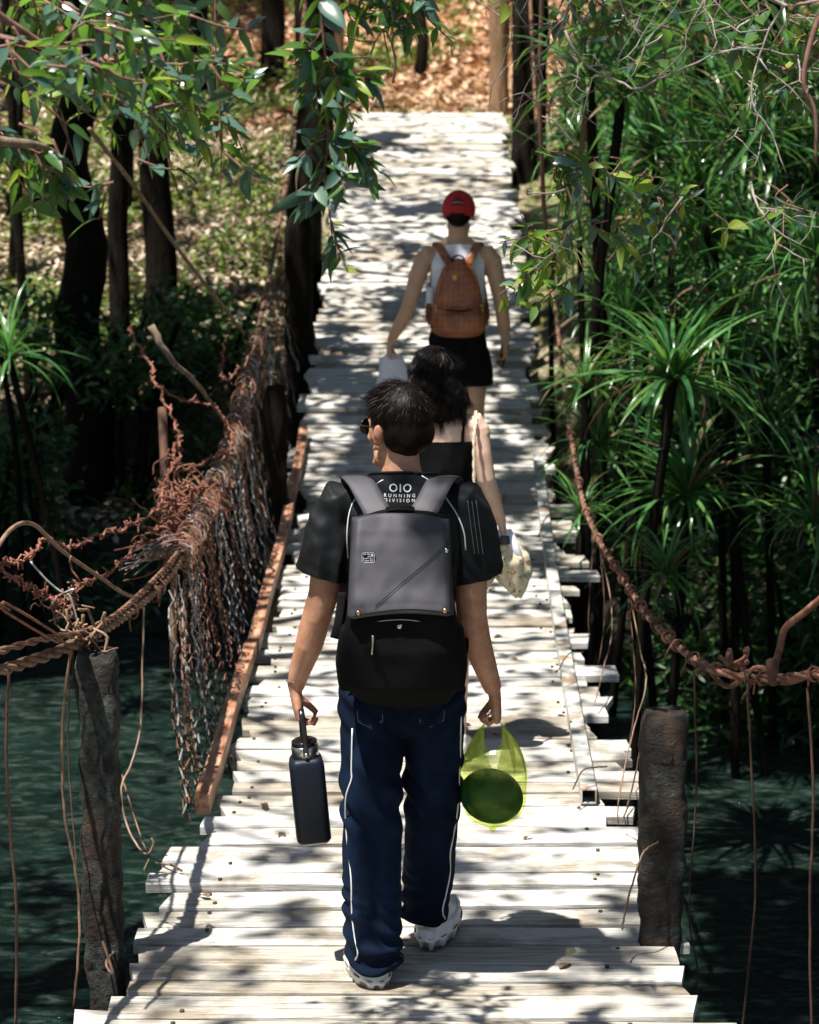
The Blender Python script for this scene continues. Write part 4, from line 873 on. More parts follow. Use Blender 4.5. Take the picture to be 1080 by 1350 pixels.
n.links.new(a2.outputs[0], n.nodes['Material Output'].inputs[0]); bump(n, b, f, 1.0, .02); M_film = m
M_melon = simple('dark_melon_rind', [(.35, (.003, .036, .014)), (.6, (.008, .07, .026))], 5, (5, 5, .8), .3, .1)
# floral scarf cloth
m, n, b = newmat('cream_floral_cloth'); v = coords(n, rand=False)
f = noise_(n, v, 22, 3, .5, .5); f2 = noise_(n, v, 34, 3, .6, 1.2); f3 = noise_(n, v, 60, 2)
c = ramp(n, f3, [(.3, (.55, .47, .31)), (.7, (.70, .62, .45))]); c = mixc(n, ramp(n, f, [(.56, (0, 0, 0)), (.60, (1, 1, 1))]), c, (.16, .17, .13)); c = mixc(n, ramp(n, f2, [(.60, (0, 0, 0)), (.64, (1, 1, 1))]), c, (.30, .16, .05))
n.links.new(c, b.inputs['Base Color']); b.inputs['Roughness'].default_value = .85; M_floral = m

# ------------------------------------------------------------------ body parts
def hand(mb, W_, d, n_, side, L=.175, curl=(.5, .9, .6), splay=.10, thumb=.5, dcurl=0):
    """palm and five fingers; d wrist->knuckles, n_ palm normal (fingers curl to it), side: thumb direction sign"""
    W_ = Vector(W_); d = Vector(d).normalized(); n_ = Vector(n_); n_ = (n_-d*n_.dot(d)).normalized(); s = d.cross(n_)*side; k = L/.18
    mb.loft([W_-d*.02*k, W_+d*.02*k, W_+d*.05*k, W_+d*.085*k], [(.024*k, .019*k), (.033*k, .018*k), (.040*k, .0165*k), (.038*k, .013*k)], 14, hint=tuple(s))
    tips = []
    for i, (o, l, r) in enumerate(((.029, .070, .0092), (.010, .079, .0095), (-.010, .073, .009), (-.028, .058, .0078))):
        b0 = W_+d*(.080-.004*abs(i-1))*k+s*o*k; cu = [q*(1+.08*i+dcurl*i) for q in curl]; a = 0; p = b0-d*.02*k; P = [p, b0]; f = (d+s*splay*(1.5-i)*.5).normalized()
        for j, seg in enumerate((.44, .31, .25)):
            a += cu[j]; v_ = f*math.cos(a)+n_*math.sin(a); P.append(P[-1]+v_*l*seg*k)
        mb.loft(P, [r*k, r*k*1.05, r*k*.98, r*k*.9, r*k*.72], 9); tips.append(P[-1])
    b0 = W_+d*.022*k+s*.026*k; v1 = (d*.75+s*.6+n_*.35).normalized(); v2 = (d*.85+s*(.35-thumb*.6)+n_*(.3+thumb*.6)).normalized(); v3 = (d*.8-s*thumb*.7+n_*(.3+thumb*.5)).normalized()
    P = [b0-v1*.01*k, b0+v1*.035*k]; P.append(P[-1]+v2*.032*k); P.append(P[-1]+v3*.026*k)
    mb.loft(P, [.0135*k, .0125*k, .011*k, .0085*k], 9)
def head(mb, c_, yaw, pitch=0, k=1.0):
    Mx = Matrix.Translation(Vector(c_))@Euler((pitch, 0, yaw)).to_matrix().to_4x4()@Matrix.Scale(k, 4); t = MB()
    t.ball((0, -.012, .028), (.075, .095, .090), 20, 14); t.ball((0, .03, .0), (.066, .062, .075), 18, 12); t.ball((0, .025, -.055), (.060, .060, .056), 16, 10)
    t.ball((0, .055, -.092), (.028, .026, .022)); t.ball((0, .073, .028), (.050, .018, .014)); t.ball((.036, .062, -.02), (.022, .022, .020)); t.ball((-.036, .062, -.02), (.022, .022, .020))
    t.loft([(0, .084, .018), (0, .100, -.012), (0, .108, -.028)], [(.008, .008), (.010, .010), (.014, .010)], 10); t.ball((0, .094, -.032), (.018, .012, .009))
    t.ball((0, .081, -.056), (.022, .010, .007)); t.ball((0, .079, -.067), (.020, .011, .008)); t.ball((0, .078, -.048), (.03, .012, .02))
    t.ball((.032, .018, -.072), (.034, .04, .036)); t.ball((-.032, .018, -.072), (.034, .04, .036)); t.loft([(.058, .0, -.06), (.045, .045, -.09), (0, .068, -.10)], [.014, .014, .013], 8); t.loft([(-.058, .0, -.06), (-.045, .045, -.09), (0, .068, -.10)], [.014, .014, .013], 8)
    for s in (-1, 1):
        t.ball((s*.078, -.008, -.008), (.009, .018, .030), 12, 10, rot=(.15, 0, -s*.35)); t.ball((s*.084, -.016, .004), (.006, .014, .022), 10, 8, rot=(.1, 0, -s*.5)); t.ball((s*.074, .004, -.012), (.008, .010, .016), 10, 8)
    mb.add([Mx@Vector(p) for p in t.v], t.f); return Mx
def eyes(root, Mx):
    for s in (-1, 1):
        e = MB(); e.ball((0, 0, 0), .0125, 10, 8); e.v = [tuple(Mx@(Vector(p)+Vector((s*.031, .068, .008)))) for p in e.v]; put('eye', e.mesh('eye', M_white), root)
        e = MB(); e.ball((0, 0, 0), .006, 8, 6); e.v = [tuple(Mx@(Vector(p)+Vector((s*.031, .0765, .008)))) for p in e.v]; put('pupil', e.mesh('pupil', M_black), root)
def shoe(root, x, y, yaw, z=0, mat=M_sole, sole=M_sole, L=.29, chunky=True, pitch=0, k=1):
    Mx = Matrix.Translation((x, y, z))@Euler((pitch, 0, yaw)).to_matrix().to_4x4()@Matrix.Diagonal((k, 1.1 if k > 1 else 1, k, 1)); s_ = put('shoe', None, root) if False else None
    t = MB(); t.loft([(0, .03, .055), (0, .06, .06), (0, .10, .065), (0, .15, .05), (0, .20, .04), (0, L-.035, .032)], [(.034, .038), (.037, .042), (.040, .042), (.043, .032), (.045, .025), (.030, .016)], 16)
    t.loft([(0, .055, .06), (0, .06, .10)], [(.034, .042), (.032, .038)], 14)
    me = remesh(t, .006, 4); me.transform(Mx); u_ = put('shoe', fin(me, mat, 'shoe'), root)
    def outl(k): return [(math.cos(a)*.048*(1 if math.sin(a) < .3 else .92)*k, L/2+math.sin(a)*L/2*k*(1.02), 0) for a in [2*math.pi*i/44 for i in range(44)]]
    o = MB(); vs = []; h = .048 if chunky else .025
    for lv, (zz, k) in enumerate(((0, .95), (.020, 1.04), (h*.55, 1.08), (h*.64, .98), (h, 1.02), (h+.006, .9))):
        for i, p in enumerate(outl(k)): vs.append((p[0], p[1], zz+(.020 if (lv == 0 and i % 4 < 2 and chunky) else .004*(i % 4 < 2)*chunky)))
    fs = [(l*44+i, l*44+(i+1) % 44, (l+1)*44+(i+1) % 44, (l+1)*44+i) for l in range(5) for i in range(44)]+[tuple(range(44))[::-1], tuple(5*44+i for i in range(44))]
    o.add([Mx@Vector(p) for p in vs], fs); put('sole', o.mesh('sole', sole, True), u_)
    if chunky:
        o = MB(); o.add([Mx@Vector((p[0]*.95, (p[1]-L/2)*.95+L/2, zz)) for zz in (-.001, .006) for p in outl(1)], [(i, (i+1) % 44, 44+(i+1) % 44, 44+i) for i in range(44)]+[tuple(range(44))[::-1]]); put('tread', o.mesh('tread', M_soled, False), u_)
        o = MB(); o.loft([Mx@Vector((-.028, .012, .075)), Mx@Vector((0, -.002, .078)), Mx@Vector((.028, .012, .075))], .006, 6); put('heel_tab', o.mesh('heel_tab', M_packg), u_)
        o = MB(); P = [Mx@Vector((math.cos(a)*.0500, L/2+math.sin(a)*L/2*1.03, h*.60)) for a in [2*math.pi*i/40 for i in range(41)]]; o.loft(P, .0022, 5, cap=False); put('sole_groove', o.mesh('sole_groove', M_soled), u_)
    return u_
def strands(name, root, roots_dirs, mat, r=.0006, n=3, seg=4, flow=None, kind='stuff', taper=True):
    V = []; F = []
    for p, d, l in roots_dirs:
        p = Vector(p); d = Vector(d).normalized(); o = len(V); w_ = d.cross(Vector((random.gauss(0, 1), random.gauss(0, 1), random.gauss(0, 1)))).normalized()*r
        for i in range(seg+1):
            q = 1-i/seg*(.85 if taper else .3); V += [tuple(p-w_*q), tuple(p+w_*q)]
            if i < seg:
                if flow: d = (d+flow(p, i/seg)).normalized()
                p = p+d*l/seg
        for i in range(seg): F.append((o+i*2, o+i*2+1, o+i*2+3, o+i*2+2))
    me = fastmesh(name, V, F, mat, False); return put(name, me, root, kind=kind)
def nearest(t, p, off=.002):
    l, nrm, i, d_ = t.find_nearest(Vector(p)); return l+nrm*off
def backhit(t, x, z, off=.002, y0=-.6):
    l, nrm, i, d_ = t.ray_cast(Vector((x, y0, z)), Vector((0, 1, 0)))
    return None if l is None else l+Vector((0, -off, 0))
def flatstrap(name, pts, w_, th, mat, root, hint=(1, 0, 0), sub=5):
    P = smooth_path(pts, sub); mb = MB(); mb.loft(P, [(w_, th)]*len(P), 12, hint=hint, sq=4, cap=False); return put(name, mb.mesh(name, mat), root)
def textmesh(s, size, name, mat, ext=.0):
    cu = bpy.data.curves.new(name, 'FONT'); cu.body = s; cu.size = size; cu.align_x = 'CENTER'; cu.space_character = 1.2 if len(s) < 4 else 1.75; cu.resolution_u = 3; cu.extrude = ext; cu.offset = size*.008
    o = bpy.data.objects.new(name, cu); C.objects.link(o); bpy.context.view_layer.update(); dg = bpy.context.evaluated_depsgraph_get()
    me = bpy.data.meshes.new_from_object(o.evaluated_get(dg)); bpy.data.objects.remove(o); bpy.data.curves.remove(cu); me.materials.clear(); me.materials.append(mat); me.name = name; return me
def fold(co, sx, sz, amp, ph=0, sharp=1.4):
    q = noise.noise(Vector((co.x*sx+ph, co.y*sx, co.z*sz)))
    return amp*((1-abs(q)*2)**1 if q > -9 else 0)*1.0-amp*.5

# ================================================================== man with the grey-flapped backpack
def man_front():
    X0, Y0 = 0, 6.72; root = empty('person', (X0, Y0, dz(Y0)+.003), 'man in black sports shirt and dark jeans wearing a grey-flapped backpack, walking away', 'person')
    mb = MB()
    HC = (-.033, .150, 1.625); HM = head(mb, HC, R(38), R(-4), 1.02)
    mb.loft([(-.02, .115, 1.46), (-.025, .13, 1.53), (-.032, .145, 1.59)], [(.066, .060), (.055, .056), (.057, .058)], 18)
    mb.loft([(-.015, .10, .84), (-.015, .10, .95), (-.015, .105, 1.08), (-.015, .12, 1.25), (-.015, .12, 1.38), (-.018, .12, 1.46)], [(.145, .09), (.15, .095), (.13, .085), (.145, .095), (.15, .09), (.09, .06)], 22)
    mb.loft([(-.10, .11, 1.42), (-.195, .11, 1.41), (-.225, .10, 1.36)], [.045, .045, .045], 14); mb.loft([(.07, .11, 1.42), (.16, .11, 1.41), (.18, .10, 1.36)], [.045, .045, .045], 14)
    # arms
    LA = [(-.205, .11, 1.40), (-.232, .09, 1.28), (-.247, .075, 1.16), (-.268, .08, 1.09), (-.292, .10, 1.0), (-.325, .13, .90), (-.333, .14, .865)]
    mb.loft(LA, [.052, .048, .044, .043, .041, .030, .026], 16)
    RA = [(.16, .11, 1.40), (.175, .08, 1.28), (.177, .06, 1.16), (.180, .065, 1.09), (.198, .085, 1.0), (.232, .11, .90), (.243, .12, .865)]
    mb.loft(RA, [.052, .050, .046, .044, .042, .031, .027], 16)
    hand(mb, (-.335, .142, .855), (.14, .04, -1), (1, .1, 0), -1, .185, (.35, 1.0, 1.0), thumb=.9)
    hand(mb, (.248, .122, .855), (.10, .04, -1), (-1, .05, 0), 1, .185, (.8, 1.35, .9), thumb=1)
    # legs
    mb.loft([(-.10, .10, .88), (-.10, .08, .70), (-.095, .07, .50), (-.093, .03, .30), (-.093, .0, .10), (-.093, .0, .07)], [.082, .075, .055, .052, .036, .034], 14)
    mb.loft([(.07, .11, .88), (.072, .17, .70), (.07, .24, .50), (.062, .28, .30), (.048, .34, .10), (.048, .34, .07)], [.082, .075, .055, .052, .036, .034], 14)
    me = remesh(mb, .0048, 3, .5); put('body', fin(me, M_skin, 'body'), root); T_body = bvh(me); eyes(root, HM)
    # shirt
    s = MB()
    s.loft([(-.015, .09, .93), (-.015, .095, 1.05), (-.015, .105, 1.2), (-.015, .112, 1.32), (-.015, .115, 1.40), (-.018, .112, 1.465), (-.024, .130, 1.56)], [(.165, .125), (.155, .118), (.165, .125), (.178, .125), (.175, .115), (.115, .088), (.074, .074)], 30, sq=2.3)
    s.loft([(-.06, .11, 1.435), (-.20, .11, 1.42), (-.222, .105, 1.35), (-.246, .095, 1.24), (-.260, .09, 1.17), (-.268, .085, 1.12)], [(.06, .07), (.07, .072), (.074, .074), (.078, .076), (.082, .078), (.082, .078)], 22)
    s.loft([(.04, .11, 1.435), (.155, .11, 1.42), (.178, .10, 1.35), (.187, .085, 1.24), (.190, .08, 1.17), (.192, .08, 1.12)], [(.06, .07), (.07, .072), (.074, .074), (.076, .076), (.078, .078), (.078, .078)], 22)
    me = remesh(s, .0055, 8, .6)
    cut(me, (0, 0, 1.532), (0, .25, 1), lambda c_: c_.z > 1.47 and abs(c_.x+.02) < .1)
    cut(me, (-.27, .09, 1.218), (-.30, -.05, -1), lambda c_: c_.x < -.165 and c_.z < 1.30)
    cut(me, (.225, .08, 1.212), (.22, -.05, -1), lambda c_: c_.x > .125 and c_.z < 1.30)
    cut(me, (0, 0, .955), (0, 0, -1), lambda c_: c_.z < 1.05 and abs(c_.x+.015) < .2)
    def d_(co):
        sl = max(0, min(1, (abs(co.x+.01)-.15)/.06)); b = fold(co, 14, 5, .009)
        return b*(.6+.8*sl)+.004*math.sin(co.z*95+co.x*70+6*noise.noise(co*7))*sl*(.4+noise.noise(co*9))+.0025*noise.noise(co*30)
    displace(me, d_); fin(me, M_shirt, 'shirt'); so_ = put('shirt', me, root)
    md = so_.modifiers.new('thickness', 'SOLIDIFY'); md.thickness = .003; md.offset = -1
    T = bvh(me)
    def on(x, z, off=.002):
        h = backhit(T, x, z, off); return h if h is not None else nearest(T, (x, 0, z), off)
    # collar ring
    P = [nearest(T, (-.022+.078*math.cos(a), .125+.078*math.sin(a), 1.534-.02*math.sin(a)), .001) for a in [2*math.pi*i/24 for i in range(25)]]
    c2 = MB(); c2.loft(smooth_path(P, 2), .004, 6, cap=False); put('collar', c2.mesh('collar', M_shirt), root)
    # shirt piping lines (shoulder seams)
    for pts in ([(-.075, 1.50), (-.11, 1.475), (-.155, 1.44), (-.172, 1.40), (-.178, 1.34), (-.176, 1.27)], [(.035, 1.51), (.07, 1.485), (.10, 1.45), (.135, 1.40), (.155, 1.35), (.160, 1.30)]):
        P = [on(x, z, .0015) for x, z in pts]; c2 = MB(); c2.loft(smooth_path(P, 5), .0022, 5, cap=False); put('piping', c2.mesh('piping', M_piping), so_)
    for k in range(3):
        P = [on(.165+.012*k+.02*q, 1.44-.15*q, .0015) for q in (0, .33, .66, 1)]; c2 = MB(); c2.loft(smooth_path(P, 4), .0007, 5, cap=False); put('sleeve_stripe', c2.mesh('sleeve_stripe', M_steel), so_)
    # print between the straps
    for s_, sz, cx_, cz_ in (('OIO', .031, -.026, 1.470), ('RUNNING', .0130, -.028, 1.4555), ('DIVISION', .0130, -.028, 1.4425)):
        me = textmesh(s_, sz, 'back_print', M_white)
        for v_ in me.vertices:
            h = on(cx_+v_.co.x, cz_+v_.co.y, .004); v_.co = (cx_+v_.co.x, h.y, cz_+v_.co.y)
        me.update(); put('back_print', me, so_)
    # jeans
    j = MB()
    j.loft([(-.02, .095, .99), (-.02, .095, .93), (-.02, .095, .86), (-.02, .10, .80)], [(.145, .11), (.160, .12), (.164, .122), (.158, .115)], 28, sq=2.4)
    j.loft([(-.108, .095, .86), (-.108, .09, .76), (-.112, .075, .64), (-.112, .06, .50), (-.110, .04, .36), (-.108, .02, .22), (-.105, .0, .12), (-.103, -.005, .05), (-.103, -.005, -.02)], [(.098, .11), (.096, .11), (.09, .105), (.087, .10), (.087, .10), (.085, .10), (.082, .10), (.080, .098), (.08, .098)], 26)
    j.loft([(.068, .10, .86), (.068, .12, .76), (.072, .16, .64), (.070, .20, .50), (.064, .24, .36), (.056, .28, .22), (.048, .30, .12), (.045, .31, .05), (.045, .31, -.02)], [(.098, .11), (.094, .11), (.090, .105), (.085, .10), (.080, .10), (.075, .098), (.070, .095), (.068, .09), (.068, .09)], 26)
    me = remesh(j, .006, 5, .6)
    cut(me, (0, 0, .975), (0, 0, 1), lambda c_: c_.z > .9)
    cut(me, (0, 0, .070), (0, .1, -1), lambda c_: c_.z < .15 and c_.x < -.024); cut(me, (0, .3, .080), (0, -.1, -1), lambda c_: c_.z < .16 and c_.x >= -.024)
    def dj(co):
        low = max(0, min(1, (.36-co.z)/.30)); mid = math.exp(-((co.z-.55)/.10)**2); top = max(0, min(1, (co.z-.7)/.1))
        q = noise.noise(Vector((co.x*9, co.y*9, co.z*4)))
        f = .012*(abs(q)-.2)
        f += .019*low*math.sin(co.z*120+(co.x*30 if co.x < -.02 else -co.x*30)+5*noise.noise(Vector((co.x*8, co.y*8, co.z*7))))*(.5+.8*noise.noise(co*6+Vector((5, 0, 0))))
        f += .009*mid*math.sin((co.z*60+co.x*45)+4*noise.noise(co*7)); f += .004*top*math.sin(co.z*90-abs(co.x+.02)*80+3*noise.noise(co*5))
        return f
    displace(me, dj); fin(me, M_jean, 'jeans'); jo = put('jeans', me, root); md = jo.modifiers.new('thickness', 'SOLIDIFY'); md.thickness = .003; md.offset = -1
    TJ = bvh(me)
    # pale side piping
    for sgn, pts in ((-1, [(-.165, .78), (-.168, .66), (-.168, .63), (-.185, .57), (-.184, .46), (-.17, .34), (-.168, .24), (-.160, .17), (-.15, .13), (-.158, .10), (-.15, .06)]), (1, [(.150, .80), (.148, .62), (.144, .5), (.135, .42), (.122, .34), (.122, .26), (.112, .2), (.10, .14), (.108, .10)])):
        P = []
        for x, z in pts:
            h = None; xx = x
            while h is None and abs(xx) > .02: h = backhit(TJ, xx, z, .002); xx -= sgn*.004
            if h is not None: P.append(h)
        c2 = MB(); c2.loft(smooth_path(P, 5), .0026, 5, cap=False); put('side_piping', c2.mesh('side_piping', M_piping), jo)
    for pts in ([(-.15, .83), (-.148, .80), (-.11, .785), (-.078, .80), (-.076, .86)], [(.10, .83), (.098, .80), (.06, .785), (.03, .80), (.028, .86)]):
        P = [h for h in (backhit(TJ, x, z, .0015) for x, z in pts) if h]; 
        for dd in (0, .006):
            c2 = MB(); c2.loft([p+Vector((0, 0, dd)) for p in P], .0011, 4, cap=False); put('pocket_stitching', c2.mesh('pocket_stitching', M_stitch), jo)
    shoe(root, -.093, -.085, R(12), k=1.28); shoe(root, .052, .245, R(-14), k=1.28)
    # bracelet
    b2 = MB(); b2.loft([(-.329+.031*math.cos(a), .137+.031*math.sin(a), .888+.006*math.cos(a)) for a in [2*math.pi*i/20 for i in range(21)]], .0016, 5, cap=False); put('bracelet', b2.mesh('bracelet', M_silver), root)
    # sunglasses
    g = empty('sunglasses', (0, 0, 0)); g.parent = root
    for s_ in (-1, 1):
        l = MB(); l.loft([HM@Vector((s_*.034, .094, .008)), HM@Vector((s_*.034, .098, .008))], [(.026, .022)]*2, 18, hint=(HM.to_3x3()@Vector((1, 0, 0))), cap=False); put('lens', l.mesh('lens', M_lens, False), g)
        r_ = MB(); r_.loft([HM@Vector((s_*.034+.027*math.cos(a), .095, .008+.023*math.sin(a))) for a in [2*math.pi*i/20 for i in range(21)]], .002, 5, cap=False); put('rim', r_.mesh('rim', M_black), g)
        t_ = MB(); t_.loft([HM@Vector((s_*.060, .094, .018)), HM@Vector((s_*.076, .07, .016)), HM@Vector((s_*.084, .0, .016)), HM@Vector((s_*.084, -.018, .006))], .0024, 5); put('temple', t_.mesh('temple', M_black), g)
    t_ = MB(); t_.loft([HM@Vector((-.010, .096, .014)), HM@Vector((.010, .096, .014))], .002, 5); put('bridge_piece', t_.mesh('bridge_piece', M_black), g)
    # hair
    h = MB(); h.ball((0, -.018, .040), (.084, .099, .092), 24, 16); h.ball((0, -.045, .0), (.079, .070, .075), 20, 14); h.ball((0, .05, .085), (.055, .045, .035), 16, 10); h.ball((.0, -.01, .095), (.06, .08, .045), 16, 10)
    me = remesh(h, .0055, 3); 
    for v_ in me.vertices:      # trim the hairline: pull in over face and nape
        c_ = v_.co; k = 1.0
        if c_.y > .035 and c_.z < .055: k = .5
        if c_.z < -.035: k = max(.80, 1+(c_.z+.035)*4)
        if abs(c_.x) > .05 and c_.y > -.03 and c_.z < .018: k = min(k, .86)
        v_.co = Vector((c_.x*k, (c_.y+.01)*k-.01, c_.z if k == 1 else c_.z))
    displace(me, lambda c_: .0035*noise.noise(Vector((c_.x*30, c_.y*30, c_.z*18)))); me.transform(HM); put('hair', fin(me, M_hair, 'hair'), root)
    TH = bvh(me); RD = []; Hc = HM.translation; crown_ = HM@Vector((.012, -.055, .125))
    while len(RD) < 15000:
        d = Vector([random.gauss(0, 1) for _ in range(3)]).normalized(); o_ = HM@(Vector((0, -.02, .03))+d*.2); l, nr, i_, q = TH.ray_cast(o_, (HM@Vector((0, -.02, .03))-o_).normalized())
        if l is None: continue
        loc = HM.inverted()@l
        if loc.y > .03 and loc.z < .06: continue
        if loc.z < -.068: continue
        away = l-crown_; away -= nr*away.dot(nr); away.normalize(); tip = .4 if loc.z > .05 else .3
        ln = .030 if loc.z > .06 else .016 if loc.z > .02 else .008
        dd = away+nr*random.uniform(.0, .25)+Vector([random.gauss(0, .2) for _ in range(3)])
        if loc.z > .08 and loc.y > 0: dd = away*.9+nr*.4+Vector([random.gauss(0, .25) for _ in range(3)])
        RD.append((l-nr*.002, dd, ln*random.uniform(.6, 1.25)))
    strands('hair_strand', root, RD[:9000], M_hair, .00065, flow=lambda p, t: Vector((0, 0, -.18*t))); strands('hair_strand', root, RD[9000:], M_hairb, .00065, flow=lambda p, t: Vector((0, 0, -.18*t)))
    return root, T, TJ
man, T1, TJ1 = man_front(); MO = Vector(man.location)

# ------------------------------------------------------------------ grey and black backpack on his back
def pack1():
    root = empty('backpack', MO+Vector((-.02, -.1, .93)), 'black backpack with a large grey canvas flap, silver snap and copper rivets', 'backpack'); O = Vector(root.location)-MO
    def L_(mb, name, mat, par=root): 
        mb.v = [tuple(Vector(p)-O) for p in mb.v]; return put(name, mb.mesh(name, mat), par)
    b = MB(); b.loft([(-.025, -.075, .905), (-.022, -.09, .95), (-.022, -.098, 1.05), (-.025, -.09, 1.18), (-.025, -.055, 1.32), (-.025, -.03, 1.405), (-.025, -.02, 1.425)], [(.145, .05), (.165, .075), (.168, .085), (.150, .082), (.138, .075), (.128, .062), (.10, .03)], 32, sq=3.2)
    for sx, xo in ((-1, -.185), (1, .14)): b.loft([(xo, -.08, .93), (xo, -.085, 1.0), (xo*.98, -.085, 1.10)], [(.018, .055), (.024, .06), (.014, .05)], 14)
    me = remesh(b, .006, 6); displace(me, lambda c_: .006*noise.noise(Vector((c_.x*9, c_.y*9, c_.z*7)))+.003*math.sin(c_.z*50+c_.x*20)*max(0, noise.noise(c_*8)))
    me.transform(Matrix.Translation(-O)); bo = put('main_bag', fin(me, M_packb, 'main_bag'), root); TB = bvh(me)
    def bk(x, z, off=.003):
        h = backhit(TB, x-O.x, z-O.z, off, -.6); return (h+O) if h is not None else Vector((x, -.12, z))
    # flap: panel wrapping the upper back of the pack
    nx_, nz_ = 36, 34; vs = []; fs = []
    prof = []
    for q in range(24):
        z_ = 1.14+.30*q/23; hs = [bk(x_, z_, .009).y for x_ in (-.10, -.06, -.02, .02, .06)]; prof.append(min(hs) if z_ < 1.39 else prof[-1]+.010)
    for q in range(1, 24): prof[q] = min(prof[q], prof[q-1]+.014)
    flapy = lambda x_, z_: float(np.interp(z_, [1.14+.30*q/23 for q in range(24)], prof))-.004
    for i in range(nz_+1):
        t = i/nz_; 
        for k in range(nx_+1):
            u = k/nx_; xl, xr = -.162+(-.012*t), .112+.012*t; x = xl+(xr-xl)*u; zt = 1.432-.022*abs(2*u-1)**3-.004*u; zb = 1.148+.016*(1-(2*u-1)**2)+.010*u; z = zt+(zb-zt)*t
            edge = min(u, 1-u); wrap = max(0, .06-edge)*.55
            y = flapy(x, z)+wrap+.006*noise.noise(Vector((x*9, z*7, 1)))+.003*noise.noise(Vector((x*30, z*22, 4)))-.004*math.sin(math.pi*u)
            if t > .93: y -= .003
            vs.append((x, y, z))
    for i in range(nz_):
        for k in range(nx_): a = i*(nx_+1)+k; fs.append((a, a+nx_+1, a+nx_+2, a+1))
    # top return to the pack
    f = MB(); f.add(vs, fs); b0 = len(f.v)
    for k in range(nx_+1): p = vs[k]; f.v.append((p[0], p[1]+.05, p[2]-.004))
    for k in range(nx_): f.f.append((k, k+1, b0+k+1, b0+k))
    fl = L_(f, 'flap', M_packg); md = fl.modifiers.new('t', 'SOLIDIFY'); md.thickness = .005; md.offset = -1
    TF = bvh(fl.data)
    def fk(x, z, off=.002):
        h = backhit(TF, x-O.x, z-O.z, off, -.6); return h if h is not None else Vector((x-O.x, -.15-O.y, z-O.z))
    for dzz_ in (0, -.008):
        P = [fk(.118-.213*q, 1.365+dzz_-.175*q, .0012) for q in [i/24 for i in range(25)]]; c2 = MB(); c2.loft(P, .0005, 4, cap=False); put('seam', c2.mesh('seam', M_packb), fl)
    P = [fk(-.155+.27*q, 1.160+.016*(1-(2*q-1)**2)+.01*q, .0010) for q in [i/30 for i in range(31)]]; c2 = MB(); c2.loft(P, .0009, 4, cap=False); put('seam', c2.mesh('seam', M_packb), fl)
    P = [fk(.112+.006*q, 1.16+.24*q if False else 1.165+.22*q, .0006) for q in (0, .25, .5, .75, 1)]; c2 = MB(); c2.loft(P, .0009, 4, cap=False); put('seam', c2.mesh('seam', M_packb), fl)
    for nm, mt, x, z, r in (('snap', M_chrome, .102, 1.335, .0068), ('rivet', M_copper, .098, 1.177, .0072), ('rivet', M_copper, -.142, 1.170, .007)):
        p = fk(x, z, .001); c2 = MB(); c2.ball(p, (r, r*.5, r), 14, 8); put(nm, c2.mesh(nm, mt), fl)
        c2 = MB(); c2.loft([p+Vector((math.cos(a)*r*1.1, .001, math.sin(a)*r*1.1)) for a in [2*math.pi*i/16 for i in range(17)]], .0011, 4, cap=False); put('snap_ring', c2.mesh('snap_ring', M_packb), fl)
    # small label with a square maze-like mark
    p = fk(-.115, 1.318, .0045); lb = MB(); lb.box(p, (.0185, .0008, .0155)); lo = put('label_patch', lb.mesh('label_patch', M_packb, False), fl)
    q = MB()
    def bar(x0, z0, x1, z1): q.box((p.x+(x0+x1)/2, p.y-.0012, p.z+(z0+z1)/2), (abs(x1-x0)/2+.0007, .0004, abs(z1-z0)/2+.0007))
    for a in ((-.017, .0135, .017, .0135), (-.017, -.0135, .017, -.0135), (-.017, -.0135, -.017, .0135), (.017, -.0135, .017, .0135), (-.013, .009, -.006, .009), (-.002, .009, .006, .009), (.009, .004, .013, .009), (-.013, .002, -.013, -.009), (-.013, -.003, -.003, -.003), (.0, .004, .0, -.003), (.0, .004, .006, .004), (.006, .004, .006, -.006), (-.009, -.009, .002, -.009), (.006, -.009, .013, -.009), (.011, -.001, .011, -.006)): bar(*a)
    put('label_mark', q.mesh('label_mark', M_piping, False), lo)
    # shoulder straps
    for sx, pts in ((-1, [(-.085, -.065, 1.42), (-.105, -.035, 1.450), (-.135, .03, 1.490), (-.155, .09, 1.495), (-.16, .16, 1.482), (-.155, .22, 1.44), (-.155, .24, 1.30), (-.185, .16, 1.12), (-.19, .02, 1.02), (-.175, -.05, .98)]), (1, [(.033, -.065, 1.42), (.055, -.035, 1.450), (.082, .03, 1.490), (.10, .09, 1.495), (.11, .16, 1.482), (.12, .22, 1.44), (.12, .24, 1.30), (.15, .16, 1.12), (.16, .02, 1.02), (.14, -.05, .98)])):
        flatstrap('webbing', [Vector(p)-O for p in pts[7:]], .010, .002, M_packb, root)
        st = flatstrap('shoulder_strap', [Vector(p)-O for p in pts[:8]], .038, .006, M_packg, root)
        st2 = [Vector(p)-O+Vector((sx*.037, -.002, .0)) for p in pts[:6]]; c2 = MB(); c2.loft(smooth_path(st2, 5), .0028, 5, cap=False); put('strap_edging', c2.mesh('strap_edging', M_packb), st)
        st2 = [Vector(p)-O+Vector((-sx*.037, -.002, .0)) for p in pts[:6]]; c2 = MB(); c2.loft(smooth_path(st2, 5), .0028, 5, cap=False); put('strap_edging', c2.mesh('strap_edging', M_packb), st)
    c2 = MB(); c2.box((-.026, -.050, 1.432), (.040, .010, .009), (.5, 0, 0)); c2.box((-.026, -.058, 1.428), (.026, .010, .011), (.5, 0, 0)); L_(c2, 'yoke_buckle', M_packb)
    c2 = MB(); c2.loft(smooth_path([Vector(q)-O for q in ((-.065, -.055, 1.422), (-.06, -.068, 1.434), (-.026, -.070, 1.438), (.008, -.068, 1.434), (.013, -.055, 1.422))], 5), [(.010, .004)]*21, 8, hint=(0, 1, 0)); put('grab_handle', c2.mesh('grab_handle', M_packb), root)
